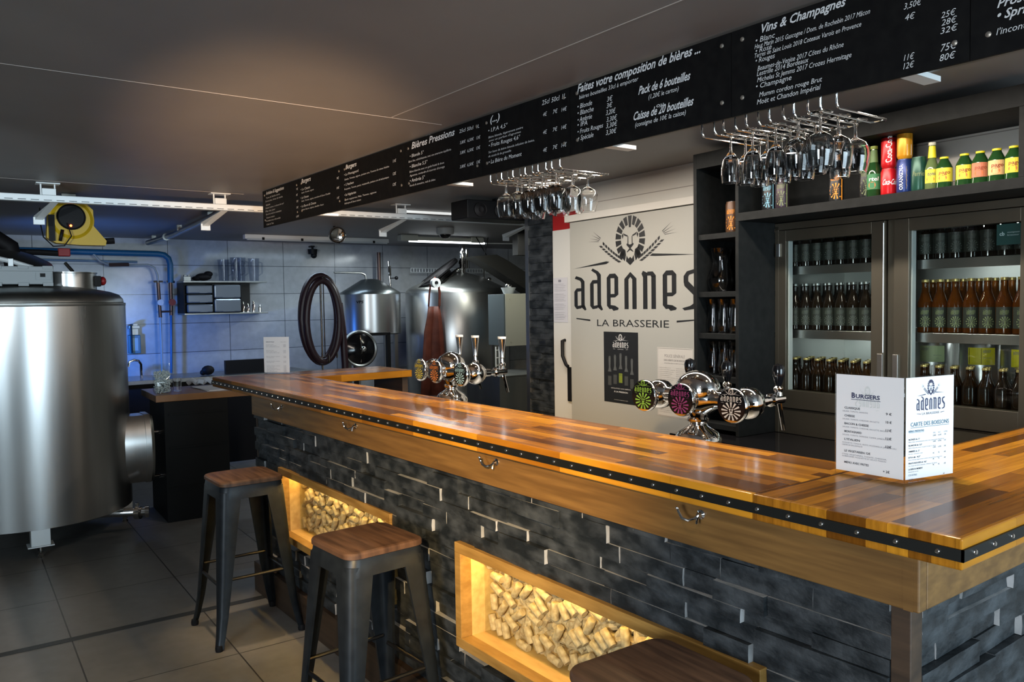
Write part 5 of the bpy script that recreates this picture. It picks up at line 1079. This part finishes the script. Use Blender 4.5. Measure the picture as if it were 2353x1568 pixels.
# small tank
t = wthing('brewing_tank', 'small steel tank against the tiled wall behind the hanging hose', 'tank', 8.40, 3.70, .001)
b = MB(); b.lathe([(0, 1.25), (.325, 1.27), (.335, 1.28), (.335, 1.715), (.32, 1.73)], 48); b.build('shell', M_steel, t)
b = MB(); b.lathe([(.337, 1.712), (.330, 1.735), (.28, 1.765), (.10, 1.875), (.045, 1.885), (0, 1.885)], 48); o = b.build('cone_lid', mat('dark_cone', (.10, .11, .11), .35, .9), t, 60)
b = MB()
for a in (.6, 2.2, 3.8, 5.3): b.box(-.02, .02, -.02, .02, 0, 1.28, 0, Matrix.Translation((.30 * math.cos(a), .30 * math.sin(a), 0)))
b.build('leg', M_steelD, t)
b = MB(); f = lambda u, v: Vector((-.336 * math.cos(.9 - u / .336) , .336 * math.sin(.9 - u / .336), v)); b.text('VPS', f, 0, 1.615, .085, .028, .2, 'L', .03); b.build('lettering', M_black, t)
b = MB(); b.tube([(0, .05, 1.88), (0, .06, 1.93), (0, .10, 1.95), (0, .42, 1.955)], .012, 8); b.build('spray_pipe', M_steelD, t)
# middle tank
t = wthing('brewing_tank', 'large steel tank in the middle with a leather apron hanging in front', 'tank', 8.20, 4.70, .001)
b = MB(); b.lathe([(0, .45), (.58, .50), (.60, .53), (.60, 1.72), (.585, 1.745)], 72); b.build('shell', M_steel, t)
b = MB(); b.lathe([(.602, 1.715), (.595, 1.745), (.56, 1.775), (.30, 1.90), (.08, 1.965), (0, 1.97)], 64); o = b.build('cone_lid', M_steelD, t, 60)
for a in (.6, 2.2, 3.8, 5.3): b = MB(); b.box(-.03, .03, -.03, .03, 0, .56, 0, Matrix.Translation((.5 * math.cos(a), .5 * math.sin(a), 0))); b.build('leg', M_steelD, t)
b = MB(); b.tube([(-.1, -.02, 1.88), (-.1, -.02, 2.26)], .034, 14); b.tube([(-.16, -.045, 2.0), (-.16, -.045, 2.22)], .018, 10); b.tube([(-.1, -.02, 2.05), (-.1, -.02, 2.09)], .043, 14); b.tube([(-.1, -.02, 1.99), (-.1, -.02, 2.01)], .05, 14); b.build('centre_pipe', M_chrome, t)
b = MB(); b.tube([(-.1, .10, 1.85), (-.1, .10, 1.93)], .02, 10); b.tube([(-.2, -.25, 1.83), (-.2, -.25, 1.99)], .012, 10); b.sphere((-.2, -.32, 1.865), .03); b.tube([(-.2, .3, 1.84), (-.2, .3, 1.9)], .014, 10); b.build('fittings', M_chrome, t)
b = MB(); b.tube([(-.3, .42, 1.76), (-.28, .30, 1.86), (-.2, .15, 1.95), (-.1, .04, 1.99)], .018, 10); b.tube([(-.25, .47, 1.76), (-.22, .34, 1.87), (-.16, .18, 1.97)], .014, 8); b.build('lid_handle', M_chrome, t)
b = MB(); b.lathe([(0, 0), (.30, 0), (.31, .02), (.30, .05), (0, .05)], 36, Matrix.Translation((-.02, .27, 1.90)) @ Matrix.Rotation(-.62, 4, 'X') @ Matrix.Rotation(.2, 4, 'Y')); o = b.build('open_lid', M_rubber, t); o['label'] = 'dark lid leaning open'
# apron on a roll hook
t = wthing('apron', 'reddish brown leather apron hanging on the middle tank', 'apron', 7.72, 4.13, 1.05)
b = MB()
def strip(pts):    # pts: (y, z, halfwidth) rows of cloth
    rows = []
    for z, ya, yb, fold in pts:
        row = []
        for i in range(9):
            k = i / 8; row.append(b.bm.verts.new((-.02 - fold * math.sin(k * 9.0) - fold * .5 * math.cos(k * 17), ya + (yb - ya) * k, z)))
        rows.append(row)
    for r_, q in zip(rows, rows[1:]):
        for i in range(8): f = b.bm.faces.new((r_[i], r_[i + 1], q[i + 1], q[i])); f.smooth = True
strip([(.52, .075, -.065, .004), (.40, .095, -.085, .010), (.25, .135, -.10, .022), (.0, .16, -.115, .035), (-.25, .185, -.12, .042), (-.45, .20, -.12, .045)])
ap = b.build('bib', noisy('apron_leather', (.10, .022, .012), (.17, .042, .024), 12, .55, .2), t)
md = ap.modifiers.new('thick', 'SOLIDIFY'); md.thickness = .004
b = MB(); b.tube([(-.02, .070, .52), (-.03, .062, .66), (-.03, .045, .76), (-.03, .02, .80)], .010, 6); b.tube([(-.02, -.06, .52), (-.03, -.062, .66), (-.03, -.045, .78), (-.03, .0, .83)], .014, 6); b.build('neck_strap', MATS['apron_leather'], t)
t = wthing('tape_roll', 'white roll of tape hanging on the middle tank over the apron', 'tape', 7.70, 4.13, 1.80)
b = MB(); b.lathe([(.022, 0), (.052, 0), (.052, .05), (.022, .05), (.022, 0)], 28, b.ax((-.06, 0, .02), (1, 0, 0))); b.build('roll', M_white, t); b = MB(); b.tube([(-.07, 0, .02), (.28, -.02, .0)], .012, 8); b.build('hook_arm', M_black, t)
# hose on a stand
t = wthing('hose_coil', 'thick dark brewery hose hanging in a tall oval loop', 'hose', 7.80, 2.90, .001)
b = MB()
for k, (dx, g, dz) in enumerate(((0, 0, 0), (.055, -.012, .01), (-.05, -.03, -.02))):
    b.tube([(dx, (.200 + g) * math.cos(a), 1.46 + dz + (.435 + g) * math.sin(a) + .0 ) for a in [i * 2 * PI / 48 for i in range(48)]], .034, 12, True)
b.tube([(.03, -.205, 1.62), (.03, -.235, 1.35), (.03, -.25, 1.0), (.03, -.25, .5), (.03, -.24, .04)], .036, 12); b.build('hose', M_hose, t)
b = MB(); b.tube([(.0, .0, 0.02), (0, .0, 1.89)], .011, 10); b.tube([(0, 0, 1.86), (-.10, 0, 1.87)], .012, 10); b.tube([(.03, -.04, 1.89), (.03, -.04, 1.05)], .006, 8); b.box(-.18, .18, -.18, .18, .0, .02, .003); b.build('stand', M_chrome, t)
b = MB(); b.tube([(-.09, -.03, 1.02), (-.09, -.03, 1.10)], .012, 8); b.tube([(-.09, -.12, 1.07), (-.09, -.12, 1.12)], .010, 8); b.build('coupling', M_chrome, t)
# round manhole door on a frame, control cabinet, hopper
t = wthing('frame_cart', 'dark steel frame with a round glass lid under the small tank', 'cart', 7.90, 3.35, .001)
b = MB()
for y in (.05, -.32): b.box(-.02, .02, y - .02, y + .02, 0, 1.29)
b.box(-.02, .02, -.34, .07, 1.27, 1.30); b.box(-.30, .30, -.34, -.30, .60, .63); b.build('frame', M_black, t)
b = MB(); M = b.ax((-.03, .02, 1.14), (-1, 0, .1)); b.lathe([(.165, 0), (.19, -.01), (.195, .012), (.18, .03), (.165, .02), (.165, 0)], 40, M); b.build('lid_ring', M_steelD, t); b = MB(); b.lathe([(0, .055), (.08, .045), (.165, .012), (.165, .0), (0, .0)], 36, M); b.build('lid_glass', M_blackG, t)
b = MB(); b.tube([(-.06, .02, 1.0), (-.085, .02, 1.14), (-.06, .02, 1.28)], .008, 8); b.sphere((-.09, .0, 1.14), .03); b.build('latch', M_chrome, t)
t = wthing('control_cabinet', 'beige electric cabinet with a dark side beside the stone pillar', 'cabinet', 7.05, 4.70, 1.155)
b = MB(); b.box(-.145, .16, -.30, .195, 0, .53, .003); b.build('case', mat('cabinet_grey', (.10, .125, .135), .45), t); b = MB(); b.box(-.165, -.147, -.30, .185, -.004, .534, .003); b.box(-.169, -.165, .12, .135, .47, .485); b.box(-.169, -.165, .12, .135, .035, .05); o = b.build('door', mat('cabinet_beige', (.47, .46, .38), .45), t)
b = MB()
for y in (.17, -.28):
    for x in (-.1, .12): b.box(x - .012, x + .012, y - .012, y + .012, -1.154, 0)
b.build('leg', M_steelD, t)
t = wthing('grain_chute', 'dark slanted grain chute above the middle tank', 'chute', 7.55, 4.88, 1.70)
b = MB(); M = Matrix.Identity(4)
b.loft([[(x, y, z) for x in ()] or [(-.10, .40, .40), (.12, .40, .40), (.12, .10, .425), (-.10, .10, .425)], [(-.10, .25, .33), (.12, .25, .33), (.12, -.05, .36), (-.10, -.05, .36)], [(-.10, -.36, .0), (.12, -.36, .0), (.12, -.42, .16), (-.10, -.42, .16)]]); b.build('chute', mat('chute_dark', (.045, .042, .036), .55), t)
b = MB(); b.tube([(0, -.40, .05), (.3, -.6, .08)], .015, 8); b.tube([(.0, .2, .40), (-.02, .16, ZC - 1.705)], .005, 6); b.tube([(.02, .15, .41), (.0, .30, ZC - 1.705)], .005, 6); b.build('cable', M_black, t)
b = MB(); b.lathe([(0, 0), (.05, 0), (.08, .07), (.076, .07), (.046, .006), (0, .006)], 24); b.mi = 1; b.sphere((0, 0, .085), .035); o = b.build('white_bowl', [M_white, M_chrome]); tag(o, 'white bowl with a steel ball standing on the beige cabinet', 'bowl', loc=wf(7.05, 4.66, 1.6855), rz=RZ)
t = wthing('cable_ladder', 'white wire cable ladder on the tiled wall behind the middle tank', 'cable tray', 8.98, 5.05, 1.99)
b = MB()
for z in (0, .05): b.tube([(0, .55, z), (0, -.65, z)], .005, 6)
for i in range(31): b.tube([(0, .55 - i * .04, 0), (0, .55 - i * .04, .05)], .003, 5)
b.build('wires', M_zinc, t)
b = MB(); b.box(-.03, .03, -.25, .25, 0, .14); o = b.build('black_case', M_black); tag(o, 'low black case on the counter behind the far menu', 'case', loc=wf(8.62, 2.40, .901), rz=RZ); 
b = MB(); b.sphere((0, 0, .05), .05, (1, 1.3, 1), 12); b.sphere((0, .05, .03), .03); o = b.build('dark_kettle', M_rubber); tag(o, 'small dark lump of tools on the far counter', 'tool', loc=wf(8.62, 1.98, .901), rz=RZ)
# ladder shaped white rack right of the far taps
t = wthing('drying_rack', 'narrow white upright rack right of the far tap tower', 'rack', 6.75, 4.32, .001)
b = MB()
for y in (.02, -.02): b.tube([(0, y, 0), (0, y, 1.16)], .006, 6)
for i in range(14): b.tube([(0, .02, .15 + i * .075), (0, -.02, .15 + i * .075)], .004, 6)
b.box(-.05, .05, -.06, .06, 0, .012); b.build('wires', M_white, t)
b = MB(); b.box(-.30, .30, -.5, .5, 0, .012, .002); b.box(-.3, .3, -.5, .5, -.30, -.002); b.box(-.29, .29, -.49, .49, -.899, -.30); o = b.build('steel_bench', M_steelD); tag(o, 'low steel bench in front of the middle tank', 'bench', loc=wf(6.6, 4.55, .90), rz=RZ)

# ------------------------------------------------------------------ ceiling fittings of the brewery
t = wthing('overhead_rail', 'pale slotted steel rail hung under the ceiling across the room', 'rail', 5.32, 1.6, 2.213)
b = MBw(t, 5.32, 1.6, 2.213); b.box(5.31, 5.313, -3.95, .9, 2.213, 2.252); b.box(5.31, 5.35, -3.95, .9, 2.249, 2.252); b.box(5.31, 5.35, -3.95, .9, 2.213, 2.216)
b.mi = 1
for i in range(76):
    y = .85 - i * .0635; b.box(5.3085, 5.3105, y - .040, y, 2.2205, 2.2245)
b.build('rail', [M_zinc, mat('slot_grey', (.16, .18, .19), .7)], t)
for n in (.38, 1.33, 2.6, 3.7):
    b = MBw(t, 5.32, 1.6, 2.213); b.box(5.29, 5.37, -n - .06, -n + .06, ZC - .006, ZC - .001); b.box(5.315, 5.345, -n - .04, -n + .03, 2.252, 2.29, .002); b.cyl((5.33, -n - .035, 2.25), (5.33, -n - .035, ZC - .004), .005); b.cyl((5.33, -n + .035, 2.25), (5.33, -n + .035, ZC - .004), .005); b.build('hanger', M_zinc, t)
    b = MBw(t, 5.32, 1.6, 2.213); b.loft([[(5.33, -n - .05, 2.213), (5.33, -n - .01, 2.213), (5.36, -n - .01, 2.213), (5.36, -n - .05, 2.213)], [(5.58, -n - .01 + .03, 2.128), (5.58, -n + .03 + .03, 2.128), (5.59, -n + .03 + .03, 2.158), (5.59, -n - .01 + .03, 2.158)]]); b.box(5.565, 5.575, -n + .005, -n + .065, 2.105, 2.150, .002); o = b.build('brace', M_zinc, t)
t = wthing('hose_reel', 'yellow hose reel hanging from the overhead rail', 'hose reel', 5.75, .52, 2.02)
b = MB(); b.lathe([(0, -.06), (.10, -.06), (.125, -.04), (.13, 0), (.125, .05), (.10, .07), (0, .07)], 36, b.ax((0, -.01, .135), (1, 0, 0))); b.prism([(.13, .02), (.12, .16), (.04, .26), (-.06, .27), (-.13, .20), (-.13, .10), (-.20, .01), (-.195, -.02), (-.05, -.02), (.08, -.01)], -.045, .055, Matrix(((0, 0, 1, 0), (1, 0, 0, 0), (0, 1, 0, 0), (0, 0, 0, 1)))); b.build('housing', M_yellow, t)
b = MB(); b.lathe([(0, 0), (.075, 0), (.080, .006), (.07, .014), (0, .016)], 32, b.ax((-.062, -.005, .15), (-1, 0, 0))); b.mi = 1; b.sphere((-.080, .0, .095), .007); o = b.build('hub', [M_black, mat('red_lamp', (1, .1, .02), .5, emit=(1, .08, .02), estr=12)], t)
b = MB(); b.box(-.062, -.046, .085, .118, .0, .16); b.tube([(-.065, .045, .07), (-.065, .06, .0)], .010, 6); b.build('strap', M_black, t)
b = MB(); b.tube([(-.0, -.19, .01), (0, -.25, .015)], .020, 10); b.build('nozzle', M_black, t)
b = MB(); b.tube([(-.085, .02, .11), (-.09, -.0, .03), (-.09, .04, -.03), (-.09, .10, -.035), (-.085, .15, .02), (-.07, .165, .12), (-.04, .16, .2)], .004, 6); b.build('hose_loop', M_black, t)
b = MB(); b.box(-.03, .03, -.04, .04, .26, ZC - 2.022, .003); b.build('bracket', M_zincD, t)
t = wthing('ceiling_conduit', 'dark metal conduit running along the ceiling towards the tiled wall', 'conduit', 7.4, 1.55, 2.265)
b = MBw(t, 7.4, 1.55, 2.265); b.tube([(8.9, -1.50, 2.262), (7.9, -1.55, 2.266), (6.2, -1.50, 2.270), (5.7, -1.46, 2.275)], .026, 12); b.tube([(8.2, -1.53, 2.264), (8.12, -1.53, 2.264)], .034, 12)
for s in (8.7, 7.5, 6.4): b.box(s - .02, s + .02, -1.54, -1.50, 2.27, ZC - .001)
b.build('tube', M_steelD, t)
t = wthing('tube_light', 'unlit long white tube light on the ceiling left of the round spotlight', 'light', 8.2, 3.05, 2.262)
b = MB(); b.box(-.04, .04, -.78, .78, .012, ZC - 2.263, .004); b.build('housing', M_white, t); b = MB(); b.tube([(-.03, -.76, .012), (-.03, .76, .012)], .013, 10); b.build('tube', mat('tube_off', (.55, .58, .60), .3), t)
b = MB()
for y in (-.6, -.2, .2, .6): b.box(-.046, .0, y - .012, y + .012, .004, .03)
b.build('clip', M_black, t)
t = wthing('tube_light', 'lit tube light glowing on the ceiling behind the dome camera', 'light', 7.62, 4.25, 2.243)
b = MB(); b.box(-.04, .04, -.45, .50, .02, .06, .003); b.box(-.05, .05, .36, .56, .012, ZC - 2.244, .01); b.box(-.05, .05, -.44, -.28, .012, ZC - 2.244, .01); b.build('housing', mat('cream_plastic', (.50, .50, .44), .4), t)
b = MB(); b.tube([(-.03, -.46, .010), (-.03, .46, .010)], .011, 10); o = b.build('tube', M_tube, t); o['label'] = 'glowing tube'; b = MB(); b.tube([(-.03, -.48, .012), (-.03, -.95, .018)], .007, 6); b.build('conduit', M_white, t)
t = wthing('spotlight', 'round chrome spotlight on the brewery ceiling', 'light', 7.0, 2.775, 2.245)
b = MB(); M = b.ax((.04, 0, 0), (-1, .1, -.2)); b.lathe([(0, 0), (.05, 0), (.075, .03), (.078, .06), (.07, .07), (.06, .055), (.03, .05), (0, .05)], 32, M); b.build('lamp', M_chrome, t); b = MB(); b.tube([(.05, 0, .02), (.07, 0, ZC - 2.246)], .012, 8); b.build('stem', M_black, t); b = MB(); M = b.ax((.04, 0, 0), (-1, .1, -.2)); b.lathe([(0, .062), (.04, .060), (.062, .058)], 24, M); b.build('lens', M_glass, t)
t = wthing('dome_camera', 'white dome security camera with a black eye on the brewery ceiling', 'camera', 6.8, 3.78, 2.222)
b = MB(); b.lathe([(0, ZC - 2.223), (.085, ZC - 2.223), (.085, .058), (.078, .038), (.05, .034), (0, .034)], 32); b.build('housing', M_white, t); b = MB(); b.sphere((0, 0, .036), .055, (1, 1, .72), 20); b.build('eye', M_blackG, t)
t = wthing('wall_camera', 'small black camera on the tiled wall', 'camera', 9.02, 3.27, 2.13)
b = MB(); b.cyl((0, 0, .11), (0, 0, .15), .012); b.box(-.02, .075, -.02, .02, .14, .155); b.lathe([(0, .06), (.05, .06), (.055, .115), (0, .115)], 20); b.sphere((-.01, -.01, .045), .035); b.build('body', M_black, t)
b = MB(); b.tube([(0, .35, .0), (0, -.35, 0)], .010, 8)
o = b.build('slim_tube', mat('slim_tube_glow', (1, 1, 1), .4, emit=(.9, .92, .9), estr=.6)); tag(o, 'slim pale tube on the ceiling in front of the dome camera', 'light', loc=wf(5.6, 3.1, ZC - .014), rz=RZ)
t = wthing('loudspeaker', 'long black loudspeaker under the ceiling beside the far glass rack', 'speaker', 4.75, 3.05, 2.165)
b = MB(); b.box(-.11, .11, -.27, .30, 0, .125, .006); b.build('cabinet', M_black, t)
for y in (.2, .04, -.12): b = MB(); b.lathe([(0, .004), (.02, .012), (.045, .002), (.05, .006), (.05, .0), (0, 0)], 24, b.ax((-.111, y, .06), (-1, 0, 0))); b.build('driver', M_rubber, t)
b = MB(); b.box(-.02, .02, -.02, .02, .125, ZC - 2.166); b.build('bracket', M_black, t)
b = MB(); b.box(-.05, .05, -.10, .10, 0, .24, .003); b.box(-.01, .01, -.01, .01, .24, ZC - 2.061); o = b.build('black_box', M_black); tag(o, 'black box hanging from the ceiling left of the stone pillar', 'box', loc=wf(6.6, 4.55, 2.06), rz=RZ)
